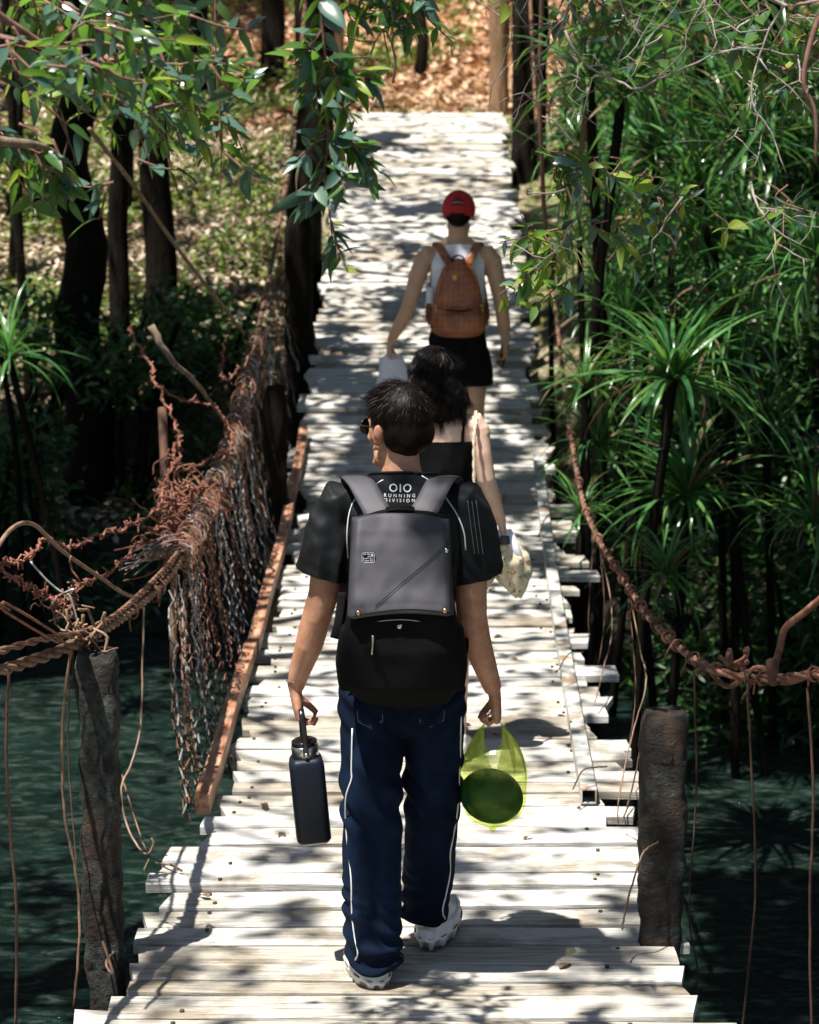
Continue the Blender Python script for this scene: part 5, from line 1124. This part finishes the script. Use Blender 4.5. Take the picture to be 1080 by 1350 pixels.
    # loose webbing tail on the left
    flatstrap('webbing_tail', [Vector(p)-O for p in ((-.192, .01, 1.18), (-.198, -.01, 1.13), (-.205, -.025, 1.09), (-.215, -.03, 1.055))], .012, .002, M_packb, root)
    # zip puller, emblem, red tab, white zip teeth
    p = bk(-.102, 1.08, .004)-O; c2 = MB(); c2.loft([p+Vector((0, 0, .022)), p, p+Vector((-.003, -.004, -.03))], [(.004, .002), (.0028, .0018), (.0032, .002)], 8); zp = put('zip_puller', c2.mesh('zip_puller', M_steel), root)
    P = [bk(-.09+.12*q, 1.142+.006*math.sin(math.pi*q), .003)-O for q in [i/8 for i in range(9)]]; c2 = MB(); c2.loft(P, .0016, 4, cap=False); put('zip_line', c2.mesh('zip_line', M_steel), root)
    p = bk(-.028, 1.128, .004)-O; c2 = MB(); c2.ball(p, (.0075, .0025, .0065), 10, 6); c2.ball(p+Vector((.004, 0, .004)), (.004, .0025, .004), 8, 6); put('emblem', c2.mesh('emblem', M_steel), root)
    c2 = MB(); c2.box(Vector((.080, -.152, 1.150))-O, (.004, .0015, .008)); put('red_tab', c2.mesh('red_tab', M_red), root)
pack1()
# ------------------------------------------------------------------ bottle
def bottle():
    root = empty('water_bottle', MO+Vector((-.283, .12, .40)), 'dark navy steel water bottle with silver collar hanging from the man\'s left hand', 'bottle')
    Rt = Euler((.02, R(-5), .12)).to_matrix()
    def mk(name, mb, mat, par=root, sm=True): mb.v = [tuple(Rt@Vector((p[0]*.95, p[1]*.95, p[2]))) for p in mb.v]; return put(name, mb.mesh(name, mat, sm), par)
    b = MB(); b.loft([(0, 0, .004), (0, 0, .012), (0, 0, .235), (0, 0, .252), (0, 0, .262)], [.048, .0535, .0535, .050, .043], 40, sq=6, cap=False); mk('bottle_body', b, M_bottle)
    b = MB(); b.loft([(0, 0, .0), (0, 0, .0045)], [.046, .047], 40, sq=5, cap=False); mk('base_ring', b, M_steel)
    b = MB(); b.loft([(0, 0, .258), (0, 0, .296), (0, 0, .300)], [.042, .042, .038], 32, cap=False); mk('collar', b, M_steel)
    b = MB(); b.loft([(0, 0, .2998), (0, 0, .310), (0, 0, .314)], [.040, .040, .034], 32, cap=False); mk('lid', b, M_black)
    b = MB(); b.loft(smooth_path([(-.0, -.045, .275), (.0, -.047, .31), (-.0, -.035, .38), (-.0, -.008, .408), (.0, .02, .385), (.0, .044, .31), (.0, .045, .275)], 5), [(.009, .0022)]*31, 8, cap=False); mk('carry_strap', b, M_black)
    b = MB(); b.ball((0, -.047, .278), (.007, .004, .007), 12, 8); mk('strap_rivet', b, M_steel)
bottle()
# ------------------------------------------------------------------ watermelon in a plastic bag
def bag():
    G = Vector((.262, .135, .775)); c_ = Vector((.246, .12, .555)); 
    ml = MB(); ml.ball((0, 0, 0), (.095, .086, .080), 40, 26, rot=(0, .3, 0)); tag(put('watermelon', ml.mesh('watermelon', M_melon), None, MO+c_+Vector((-.004, 0, -.02))), 'dark green round watermelon inside the thin yellow-green bag', 'watermelon')
    root = MO+c_; nu, nv = 96, 56; vs = []; keep = {}
    for i in range(nv+1):
        t = i/nv
        for k in range(nu):
            th = 2*math.pi*k/nu; cx_, cy_ = math.cos(th), math.sin(th)
            crease = noise.noise(Vector((cx_*2.6, cy_*2.6, 0)))+.5*noise.noise(Vector((cx_*7, cy_*7, 3)))
            # profile: bottom pinch, round the melon, then pulled up to two handles
            z = -.118+t*.245; ph = max(-1, min(1, (z+.02)/.093))
            r = .097*math.sqrt(max(.02, 1-ph*ph)) if z < -.02 else .097-.012*max(0, (z+.0)/.12)
            if z < -.10: r = .012+(z+.118)*1.6
            r *= 1+(.075+.12*max(0, t-.4))*crease+.02*noise.noise(Vector((cx_*14, cy_*14, t*9)))*(1 if z > -.02 else .6)
            p = Vector((cx_*r, cy_*r*.95, z))
            if t > .52:          # gather towards the handle of this side
                s_ = (t-.52)/.48; side = 1 if cx_ > 0 else -1
                top = Vector((side*.016-.002, -.0+cy_*.01, G.z-c_.z-.012)); top.x += cx_*.006
                sx_ = s_**1.7; rim = Vector((cx_*r, cy_*r*.95, .0+.012)); p = Vector((rim.x+(top.x-rim.x)*sx_, rim.y+(top.y-rim.y)*s_, rim.z+(top.z-rim.z)*s_)); 
                fl = math.sin(math.pi*s_); p += Vector((cx_*.010*fl*(1+crease), cy_*.016*fl, 0)); p += Vector((0.006*crease*fl, .01*crease*fl, 0))
            vs.append(tuple(p))
    fs = []
    for i in range(nv):
        t = (i+.5)/nv
        for k in range(nu):
            th = 2*math.pi*(k+.5)/nu; a = abs(math.cos(th))
            if t > .70 and a < min(.97, (t-.70)*1.9+.05): continue      # opening between the two handles
            k2 = (k+1) % nu; fs.append((i*nu+k, i*nu+k2, (i+1)*nu+k2, (i+1)*nu+k))
    b = MB(); b.add(vs, fs); b.ball((0, 0, -.122), (.010, .008, .010), 10, 6)
    o = put('plastic_bag', b.mesh('plastic_bag', M_film), None, root); tag(o, 'thin yellow-green plastic carrier bag hanging from the man\'s right hand', 'plastic bag')
bag()

# ================================================================== woman
def woman():
    X0, Y0 = .10, 9.3; root = empty('person', (X0, Y0, dz(Y0)+.003), 'woman with wavy black hair in a black strappy top between the two men', 'person'); mb = MB()
    HC = (-.005, .05, 1.52); HM = head(mb, HC, R(10), R(-6), .95)
    mb.loft([(.01, .03, 1.33), (.005, .035, 1.40), (0, .045, 1.46)], [(.055, .05), (.048, .048), (.05, .05)], 16)
    mb.loft([(.02, .03, .80), (.02, .03, .92), (.02, .03, 1.05), (.02, .03, 1.17), (.02, .028, 1.26), (.02, .025, 1.33), (.018, .03, 1.375)], [(.14, .10), (.15, .105), (.115, .085), (.125, .09), (.138, .082), (.135, .07), (.07, .055)], 24)
    mb.loft([(.06, .025, 1.345), (.155, .025, 1.335), (.175, .02, 1.29)], [.048, .05, .045], 14); mb.loft([(-.02, .025, 1.345), (-.115, .025, 1.335), (-.135, .02, 1.29)], [.048, .05, .045], 14)
    mb.loft([(.165, .022, 1.32), (.18, .01, 1.22), (.20, .01, 1.12), (.225, .04, 1.04), (.25, .08, .965), (.262, .10, .93)], [.046, .042, .037, .035, .026, .022], 14)
    mb.loft([(-.125, .022, 1.32), (-.15, .02, 1.2), (-.16, .02, 1.08), (-.15, .08, 1.0), (-.13, .15, .95), (-.125, .17, .93)], [.046, .042, .037, .035, .026, .022], 14)
    hand(mb, (.264, .105, .925), (.18, .05, -1), (-1, .1, .0), 1, .165, (.7, 1.3, .9), thumb=1); hand(mb, (-.125, .172, .925), (.1, .3, -1), (1, .0, 0), -1, .165, (.5, .8, .6))
    mb.loft([(-.05, .03, .85), (-.05, .05, .48), (-.05, .03, .10), (-.05, .03, .07)], [.082, .052, .033, .032], 14); mb.loft([(.09, .03, .85), (.09, -.0, .48), (.09, -.07, .10), (.09, -.07, .07)], [.082, .052, .033, .032], 14)
    me = remesh(mb, .0058, 3); put('body', fin(me, M_skin2, 'body'), root); T = bvh(me); eyes(root, HM)
    s = MB(); s.loft([(.02, .03, .93), (.02, .03, 1.05), (.02, .03, 1.17), (.02, .028, 1.24), (.02, .027, 1.30)], [(.135, .10), (.123, .093), (.133, .098), (.146, .090), (.150, .08)], 28); me = remesh(s, .006, 3)
    cut(me, (0, 0, 1.272), (0, .1, 1), lambda c_: c_.z > 1.2); cut(me, (0, 0, .94), (0, 0, -1), lambda c_: c_.z < 1); displace(me, lambda c_: fold(c_, 14, 7, .004)); so_ = put('camisole_top', fin(me, M_top, 'camisole_top'), root); md = so_.modifiers.new('t', 'SOLIDIFY'); md.thickness = .003
    for x in (.112, -.07):
        P = [(x, -.052, 1.265), (x, -.045, 1.31), (x, -.025, 1.36), (x-.0, .02, 1.39), (x, .07, 1.36), (x, .10, 1.27)]; P = [nearest(T, p, .002) for p in P]; flatstrap('shoulder_strap', P, .0065, .0016, M_top, root)
    s = MB(); s.loft([(.02, .03, .97), (.02, .03, .88), (.02, .03, .80), (.02, .02, .62)], [(.135, .105), (.165, .12), (.172, .125), (.175, .13)], 26); me = remesh(s, .007, 3); cut(me, (0, 0, .65), (0, 0, -1), lambda c_: c_.z < .7); displace(me, lambda c_: fold(c_, 16, 3, .01)); put('skirt', fin(me, M_short, 'skirt'), root)
    shoe(root, -.05, -.03, .1, L=.25, chunky=False); shoe(root, .09, -.13, -.1, L=.25, chunky=False)
    # hair: crown shell plus long waves
    h = MB(); h.ball((0, -.014, .032), (.090, .106, .096), 22, 14); h.loft([(0, -.045, .04), (.0, -.055, -.03), (.012, -.055, -.10), (.02, -.045, -.15), (.03, -.035, -.185)], [(.084, .055), (.110, .064), (.122, .064), (.112, .054), (.08, .036)], 22)
    me = remesh(h, .006, 3)
    for v_ in me.vertices:
        c_ = v_.co
        if c_.y > .045 and c_.z < .06: v_.co = Vector((c_.x*.75, c_.y*.5, c_.z))
    displace(me, lambda c_: .009*noise.noise(Vector((c_.x*34, c_.y*22, c_.z*7)))+.005*math.sin(c_.z*70+c_.x*50)*max(0, min(1, (.02-c_.z)/.1))); me.transform(HM)
    put('hair', fin(me, M_hair, 'hair'), root); TH = bvh(me); RD = []
    while len(RD) < 9000:
        a = random.uniform(0, 6.28); z = random.uniform(-.17, .13); o_ = HM@Vector((math.cos(a)*.4, -.03+math.sin(a)*.4, z)); l, nr, i_, q = TH.ray_cast(o_, (HM@Vector((0, -.03, z*.9))-o_).normalized())
        if l is None: continue
        loc = HM.inverted()@l
        if loc.y > .05 and loc.z < .05: continue
        dn = Vector((0, 0, -1)) if loc.z < .06 else (l-(HM@Vector((0.01, .0, .14)))); dn = dn-nr*dn.dot(nr)*.9; dn.normalize()
        RD.append((l+nr*.0005, dn+nr*random.uniform(-.02, .10)+Vector([random.gauss(0, .07) for _ in range(3)]), random.uniform(.04, .10)))
    ph = lambda p: Vector((math.sin(p.z*85+p.x*40)*.34, math.cos(p.z*72+p.x*35)*.22, -.22)); strands('hair_strand', root, RD, M_hair, .0008, seg=7, flow=lambda p, t: ph(p))
    RD = [(HM@Vector((random.uniform(-.01, .01)+.004, -.09, -.15)), (.1, 0, -1), random.uniform(.05, .09)) for _ in range(60)]; strands('hair_strand', root, RD, M_hair, .0009, seg=6, flow=lambda p, t: Vector((.03, 0, -.1)))
    return root, T
wm, T2 = woman(); WO = Vector(wm.location)
P = [nearest(T2, (.168, -.02, 1.345), .005), nearest(T2, (.158, .06, 1.34), .006)]
cordp = [Vector((.155, .11, 1.20)), Vector((.155, .085, 1.30)), nearest(T2, (.156, .03, 1.40), .006), nearest(T2, (.158, -.02, 1.35), .006), Vector((.150, -.065, 1.30)), Vector((.150, -.085, 1.18)), Vector((.152, -.095, 1.05)), Vector((.160, -.10, .96)), Vector((.165, -.07, .85))]
cr = MB()
Pc = smooth_path(cordp, 10)
for k in range(2): 
    cr.loft([p+Vector((math.cos(i*.9+k*math.pi), math.sin(i*.9+k*math.pi), 0))*.0035 for i, p in enumerate(Pc)], .0045, 6, cap=False)
sb = empty('shoulder_bag', WO+Vector((.165, -.03, .70)), 'beige rope-strapped bag hanging behind the woman\'s right side', 'bag')
o = put('rope_strap', cr.mesh('rope_strap', M_cord), sb); o.location = Vector((-.165, .03, -.70))
b = MB(); b.loft([(0, 0, 0), (0, 0, .03), (0, 0, .12), (0, 0, .15)], [(.05, .035), (.07, .045), (.065, .04), (.05, .015)], 20, sq=3); put('bag_body', b.mesh('bag_body', M_cord), sb)
# floral cloth held in her right hand
def scarf():
    root = empty('floral_cloth', WO+Vector((.275, .10, .86)), 'bunched cream floral cloth with a white fold hanging from the woman\'s right hand', 'cloth'); n_, mseg = 36, 26; vs = []; fs = []
    for i in range(mseg+1):
        t = i/mseg; z = .02-.255*t; w_ = float(np.interp(t, [0, .12, .35, .6, .85, 1], [.022, .052, .085, .078, .045, .012])); dx = float(np.interp(t, [0, .3, .7, 1], [-.002, .0, .032, .058])); d_ = float(np.interp(t, [0, .4, 1], [.02, .04, .012]))
        for k in range(n_):
            a = 2*math.pi*k/n_; f = 1+.16*math.sin(a*7+t*5)+.12*noise.noise(Vector((math.cos(a)*3, math.sin(a)*3, t*4))); vs.append((dx+math.cos(a)*w_*f, math.sin(a)*d_*f*1.1, z+.008*math.sin(a*3+t*6)))
    for i in range(mseg):
        for k in range(n_): k2 = (k+1) % n_; fs.append((i*n_+k, i*n_+k2, (i+1)*n_+k2, (i+1)*n_+k))
    b = MB(); b.add(vs, fs+[tuple(range(n_))[::-1], tuple(mseg*n_+k for k in range(n_))]); put('patterned_cloth', b.mesh('patterned_cloth', M_floral), root)
    for sx in (-1, 1):
        b = MB(); b.loft([(sx*.012, 0, .03), (sx*.035-.004, -.01, -.01), (sx*.058-.006, -.012, -.06), (sx*.066-.004+.012*(sx > 0), -.008, -.10)], [(.016, .012), (.022, .022), (.018, .022), (.004, .004)], 14); me = b.mesh('white_fold', M_tank); displace(me, lambda c_: .006*noise.noise(c_*40)); put('white_fold', me, root)
    b = MB(); b.loft([(.0, -.035, .018), (.002, -.04, -.012)], [(.02, .006)]*2, 10, sq=4); put('grey_band', b.mesh('grey_band', M_packg), root)
scarf()

# ================================================================== man with the red cap
def man_far():
    X0, Y0 = .285, 14.25; root = empty('person', (X0, Y0, dz(Y0)+.003), 'man in red cap, white tank top and black shorts walking farthest ahead', 'person'); mb = MB()
    HC = (.005, .085, 1.705); HM = head(mb, HC, R(-6), R(-8), 1.02)
    mb.loft([(0, .06, 1.50), (0, .07, 1.565), (.003, .08, 1.62)], [(.085, .065), (.060, .058), (.062, .062)], 16)
    mb.loft([(0, .04, .86), (0, .04, .97), (0, .04, 1.12), (0, .05, 1.28), (0, .055, 1.42), (0, .06, 1.50)], [(.145, .10), (.148, .10), (.13, .09), (.155, .10), (.165, .095), (.09, .06)], 22)
    for s in (-1, 1): mb.loft([(s*.02, .055, 1.555), (s*.09, .05, 1.51), (s*.16, .05, 1.485)], [.04, .042, .045], 12)
    for s in (-1, 1): mb.loft([(s*.06, .06, 1.485), (s*.175, .055, 1.475), (s*.21, .05, 1.41)], [.055, .060, .054], 14)
    mb.loft([(-.20, .05, 1.45), (-.245, .03, 1.32), (-.275, .02, 1.22), (-.30, .03, 1.14), (-.345, .07, 1.05), (-.385, .11, .975), (-.395, .12, .955)], [.056, .051, .045, .043, .040, .029, .026], 14)
    mb.loft([(.20, .05, 1.45), (.23, .03, 1.32), (.25, .02, 1.22), (.262, .03, 1.14), (.275, .07, 1.05), (.285, .11, .975), (.288, .12, .955)], [.056, .051, .045, .043, .040, .029, .026], 14)
    hand(mb, (-.397, .125, .945), (-.15, .1, -1), (1, .1, 0), -1, .185, (.5, 1.1, .8), thumb=.9); hand(mb, (.289, .125, .945), (0, .1, -1), (-1, .0, 0), 1, .185, (.5, 1.0, .8), thumb=.6)
    mb.loft([(-.08, .05, .88), (-.08, .12, .50), (-.075, .16, .28), (-.07, .12, .10), (-.07, .12, .07)], [.088, .056, .052, .036, .035], 14)
    mb.loft([(.09, .05, .88), (.10, .06, .68), (.105, .03, .50), (.13, -.01, .28), (.165, -.08, .11), (.165, -.08, .08)], [.085, .072, .055, .05, .037, .036], 14)
    me = remesh(mb, .0062, 3); put('body', fin(me, M_skin3, 'body'), root); T = bvh(me); eyes(root, HM)
    s = MB(); s.loft([(0, .04, .95), (0, .04, 1.12), (0, .05, 1.28), (0, .055, 1.40), (0, .06, 1.48), (0, .062, 1.545)], [(.158, .115), (.145, .108), (.170, .115), (.176, .112), (.15, .095), (.10, .08)], 28); me = remesh(s, .007, 4)
    cut(me, (0, 0, 1.535), (0, .3, 1), lambda c_: c_.z > 1.45)
    bm = bmesh.new(); bm.from_mesh(me); bmesh.ops.delete(bm, geom=[v_ for v_ in bm.verts if abs(v_.co.x) > .158 and v_.co.z > 1.24], context='VERTS'); bm.to_mesh(me); bm.free()
    displace(me, lambda c_: fold(c_, 12, 4, .008)); so_ = put('tank_top', fin(me, M_tank, 'tank_top'), root); md = so_.modifiers.new('t', 'SOLIDIFY'); md.thickness = .003
    s = MB(); s.loft([(0, .04, 1.04), (0, .04, .96), (0, .04, .86)], [(.155, .115), (.172, .125), (.18, .13)], 26); s.loft([(-.085, .04, .90), (-.095, .055, .80), (-.10, .075, .66)], [(.098, .11), (.105, .115), (.108, .12)], 22); s.loft([(.085, .04, .90), (.10, .045, .80), (.11, .05, .66)], [(.098, .11), (.105, .115), (.11, .12)], 22)
    me = remesh(s, .007, 4); cut(me, (0, 0, .705), (0, 0, -1), lambda c_: c_.z < .78); cut(me, (0, 0, 1.03), (0, 0, 1), lambda c_: c_.z > 1); displace(me, lambda c_: fold(c_, 12, 4, .012)); so_ = put('shorts', fin(me, M_short, 'shorts'), root); md = so_.modifiers.new('t', 'SOLIDIFY'); md.thickness = .003
    shoe(root, -.07, .04, .1, 0, M_shoeg, M_sole); shoe(root, .165, -.155, -.35, 0, M_shoeg, M_sole)
    for x, y in ((-.07, .12), (.165, -.08)): b = MB(); b.loft([(x, y, .08), (x-.004, y+.01, .15)], [.039, .043], 14, cap=False); put('sock', b.mesh('sock', M_sock), root)
    h = MB(); h.ball((0, -.018, .030), (.081, .097, .088), 20, 14); h.ball((0, -.045, -.005), (.077, .068, .07), 18, 12); me = remesh(h, .006, 2)
    for v_ in me.vertices:
        c_ = v_.co
        if c_.y > .03 and c_.z < .06: v_.co = Vector((c_.x*.8, c_.y*.5, c_.z))
        elif c_.z < -.03: v_.co = Vector((c_.x*(1+(c_.z+.03)*3), c_.y*(1+(c_.z+.03)*3), c_.z))
    me.transform(HM); put('hair', fin(me, M_hair, 'hair'), root)
    # cap
    cp = MB(); cp.ball((0, -.008, .032), (.097, .114, .108), 36, 22); me = cp.mesh('cap'); 
    cut(me, (0, -.01, -.012), (0, .10, -1), lambda c_: True)
    bm = bmesh.new(); bm.from_mesh(me); bmesh.ops.delete(bm, geom=[f for f in bm.faces if f.calc_center_median().y < -.04 and (f.calc_center_median().x/.042)**2+((f.calc_center_median().z+.015)/.024)**2 < 1], context='FACES'); bm.to_mesh(me); bm.free()
    me.transform(HM); cap_ = put('cap', fin(me, M_red, 'cap'), root); md = cap_.modifiers.new('t', 'SOLIDIFY'); md.thickness = .004
    b = MB(); vs = []; nb = 17
    for i in range(nb):
        a = math.pi*(.10+.80*i/(nb-1)); 
        for q, zz in ((1.0, .012), (1.34, -.002), (1.58, -.018)): vs.append(HM@Vector((math.cos(a)*.088*(1 if q == 1 else 1.02), -.008+math.sin(a)*.108*q, zz-.012*abs(math.cos(a))**2)))
    b.add(vs, [(i*3+j, i*3+j+1, i*3+4+j, i*3+3+j) for i in range(nb-1) for j in range(2)]); o = put('brim', b.mesh('brim', M_red), cap_); md = o.modifiers.new('t', 'SOLIDIFY'); md.thickness = .004
    b = MB(); b.ball(HM@Vector((0, -.008, .139)), (.008, .008, .004), 10, 6); put('cap_button', b.mesh('cap_button', M_red), cap_)
    TC = bvh(me); vs = []
    for z, hw_ in ((.045, .046), (.062, .038), (.082, .022), (.097, .006)):
        for q in (-1, -.5, 0, .5, 1):
            l = TC.ray_cast(HM@Vector((hw_*q, -.4, z)), (HM.to_3x3()@Vector((0, 1, 0))).normalized())[0]; vs.append(l+Vector((0, -.002, 0)))
    b = MB(); b.add(vs, [(i*5+j, i*5+j+1, i*5+6+j, i*5+5+j) for i in range(3) for j in range(4)]); put('rear_panel', b.mesh('rear_panel', M_redd), cap_)
    b = MB(); l0 = [TC.ray_cast(HM@Vector((.034*q, -.4, .060+.004*math.cos(q*2))), (HM.to_3x3()@Vector((0, 1, 0))).normalized())[0]+Vector((0, -.004, 0)) for q in (-1, -.5, 0, .5, 1)]; b.loft(l0, .0016, 4, cap=False); put('panel_line', b.mesh('panel_line', M_piping), cap_)
    return root, T
mf, T3 = man_far(); FO = Vector(mf.location)
def pack2():
    root = empty('backpack', FO+Vector((-.0, -.1, 1.02)), 'cognac brown dotted leather backpack worn over a white tank top', 'backpack'); O = Vector((0, -.1, 1.02))
    b = MB(); b.loft([(0, -.075, 1.035), (0, -.085, 1.07), (0, -.085, 1.18), (0, -.08, 1.30), (0, -.075, 1.40), (0, -.065, 1.445)], [(.150, .06), (.166, .075), (.150, .078), (.126, .072), (.094, .056), (.05, .03)], 30, sq=2.8); me = remesh(b, .007, 5); displace(me, lambda c_: .005*noise.noise(c_*11)); me.transform(Matrix.Translation(-O)); put('main_bag', fin(me, M_cognac, 'main_bag'), root)
    b = MB(); b.loft([(.0, -.13, 1.045), (0, -.145, 1.07), (0, -.15, 1.13), (0, -.14, 1.175)], [(.135, .03), (.152, .038), (.150, .036), (.13, .018)], 26, sq=3.2); me = remesh(b, .006, 4); displace(me, lambda c_: .004*noise.noise(c_*13)); me.transform(Matrix.Translation(-O)); fp = put('front_pocket', fin(me, M_cognac, 'front_pocket'), root)
    b = MB(); b.loft(smooth_path([Vector(p)-O for p in ((-.11, -.155, 1.195), (-.06, -.168, 1.182), (0, -.17, 1.178), (.06, -.168, 1.185), (.11, -.155, 1.20))], 4), [(.009, .006)]*17, 8, hint=(0, 0, 1)); put('pocket_flap', b.mesh('pocket_flap', M_cognac), fp)
    b = MB(); b.loft(smooth_path([Vector(p)-O for p in ((-.07, -.172, 1.174), (0, -.176, 1.168), (.07, -.172, 1.176))], 4), .0035, 6); put('pocket_shadow_gap', b.mesh('zip', M_packb), fp).name = 'pocket_gap_shade'  # black strip modelled for the shadow under the pocket flap
    arc = [(-.118, 1.20), (-.108, 1.30), (-.08, 1.39), (-.05, 1.425), (0, 1.435), (.05, 1.425), (.08, 1.39), (.108, 1.30), (.118, 1.20)]; b = MB(); b.loft(smooth_path([Vector((x, -.135-.0*z, z))-O for x, z in arc], 4), .004, 6); put('zip_seam', b.mesh('zip_seam', M_cognac), root)
    for s, pts in ((-1, [(-.05, -.075, 1.43), (-.085, -.045, 1.485), (-.115, .03, 1.54), (-.125, .09, 1.53), (-.13, .15, 1.45), (-.14, .16, 1.30), (-.165, .08, 1.12), (-.15, -.03, 1.07)]), (1, [(.05, -.075, 1.43), (.085, -.045, 1.485), (.115, .03, 1.54), (.125, .09, 1.53), (.13, .15, 1.45), (.14, .16, 1.30), (.165, .08, 1.12), (.15, -.03, 1.07)])):
        flatstrap('shoulder_strap', [Vector(p)-O for p in pts], .026, .005, M_cognac, root)
    b = MB(); b.loft(smooth_path([Vector(p)-O for p in ((-.035, -.085, 1.43), (-.032, -.088, 1.465), (0, -.088, 1.482), (.032, -.088, 1.465), (.035, -.085, 1.43))], 5), .0055, 8); put('grab_handle', b.mesh('grab_handle', M_packb), root)
    b = MB(); b.ball(Vector((-.022, -.152, 1.36))-O, (.015, .004, .017), 12, 8); put('round_emblem', b.mesh('round_emblem', M_yel), root)
    for x in (-.13, .14):
        b = MB(); b.box(Vector((x, -.15, 1.195))-O, (.016, .003, .003)); b.box(Vector((x, -.152, 1.17))-O, (.003, .003, .018)); put('brass_buckle', b.mesh('brass_buckle', M_gold), root)
pack2()
b = MB(); b.loft([(0, 0, 0), (0, 0, .085), (0, 0, .095)], [.024, .024, .012], 14, cap=False); tag(put('small_bottle', b.mesh('small_bottle', M_paper), None, FO+Vector((-.165, -.07, 1.20))), 'small white bottle in the side pocket of the brown backpack', 'bottle')
# thin white bag in left hand, phone in right hand
n_ = 28; vs = []; fs = []
for i in range(13):
    t = i/12; z = .02-.22*t; w_ = float(np.interp(t, [0, .15, 1], [.02, .07, .115]))
    for k in range(n_): a = 2*math.pi*k/n_; f = 1+.16*noise.noise(Vector((math.cos(a)*3, math.sin(a)*3, t*3))); vs.append((.03*t+math.cos(a)*w_*f, math.sin(a)*(.016+.025*t)*f, z+.015*math.sin(a*2+1)*t))
for i in range(12):
    for k in range(n_): k2 = (k+1) % n_; fs.append((i*n_+k, i*n_+k2, (i+1)*n_+k2, (i+1)*n_+k))
b = MB(); b.add(vs, fs+[tuple(range(n_))[::-1], tuple(12*n_+k for k in range(n_))]); tag(put('thin_bag', b.mesh('thin_bag', M_paper), None, FO+Vector((-.395, .14, .855))), 'crumpled thin white bag held in the capped man\'s left hand', 'bag')
b = MB(); b.box((0, 0, 0), (.005, .037, .075)); tag(put('mobile_phone', b.mesh('mobile_phone', M_black, False), None, FO+Vector((.272, .155, .865)), (.35, .1, .5)), 'black mobile phone held low in the capped man\'s right hand', 'phone')
# stray leaves on the deck
DRY = [leaf_mesh(L, W, M_strapd, .3, .5, 'dry_leaf') for L, W in ((.07, .03), (.05, .025), (.09, .03))]
for i in range(45):
    y = random.uniform(6.4, 24); x = xc(y)+random.uniform(-.72, .74); o = put('fallen_leaf', random.choice(DRY), None, (x, y, dz(y)+.012), (random.gauss(0, .15), random.gauss(0, .15), random.uniform(0, 6.3)))
    tag(o, 'dry leaf lying on the deck planks', 'leaf', 'dry leaves lying on the deck')
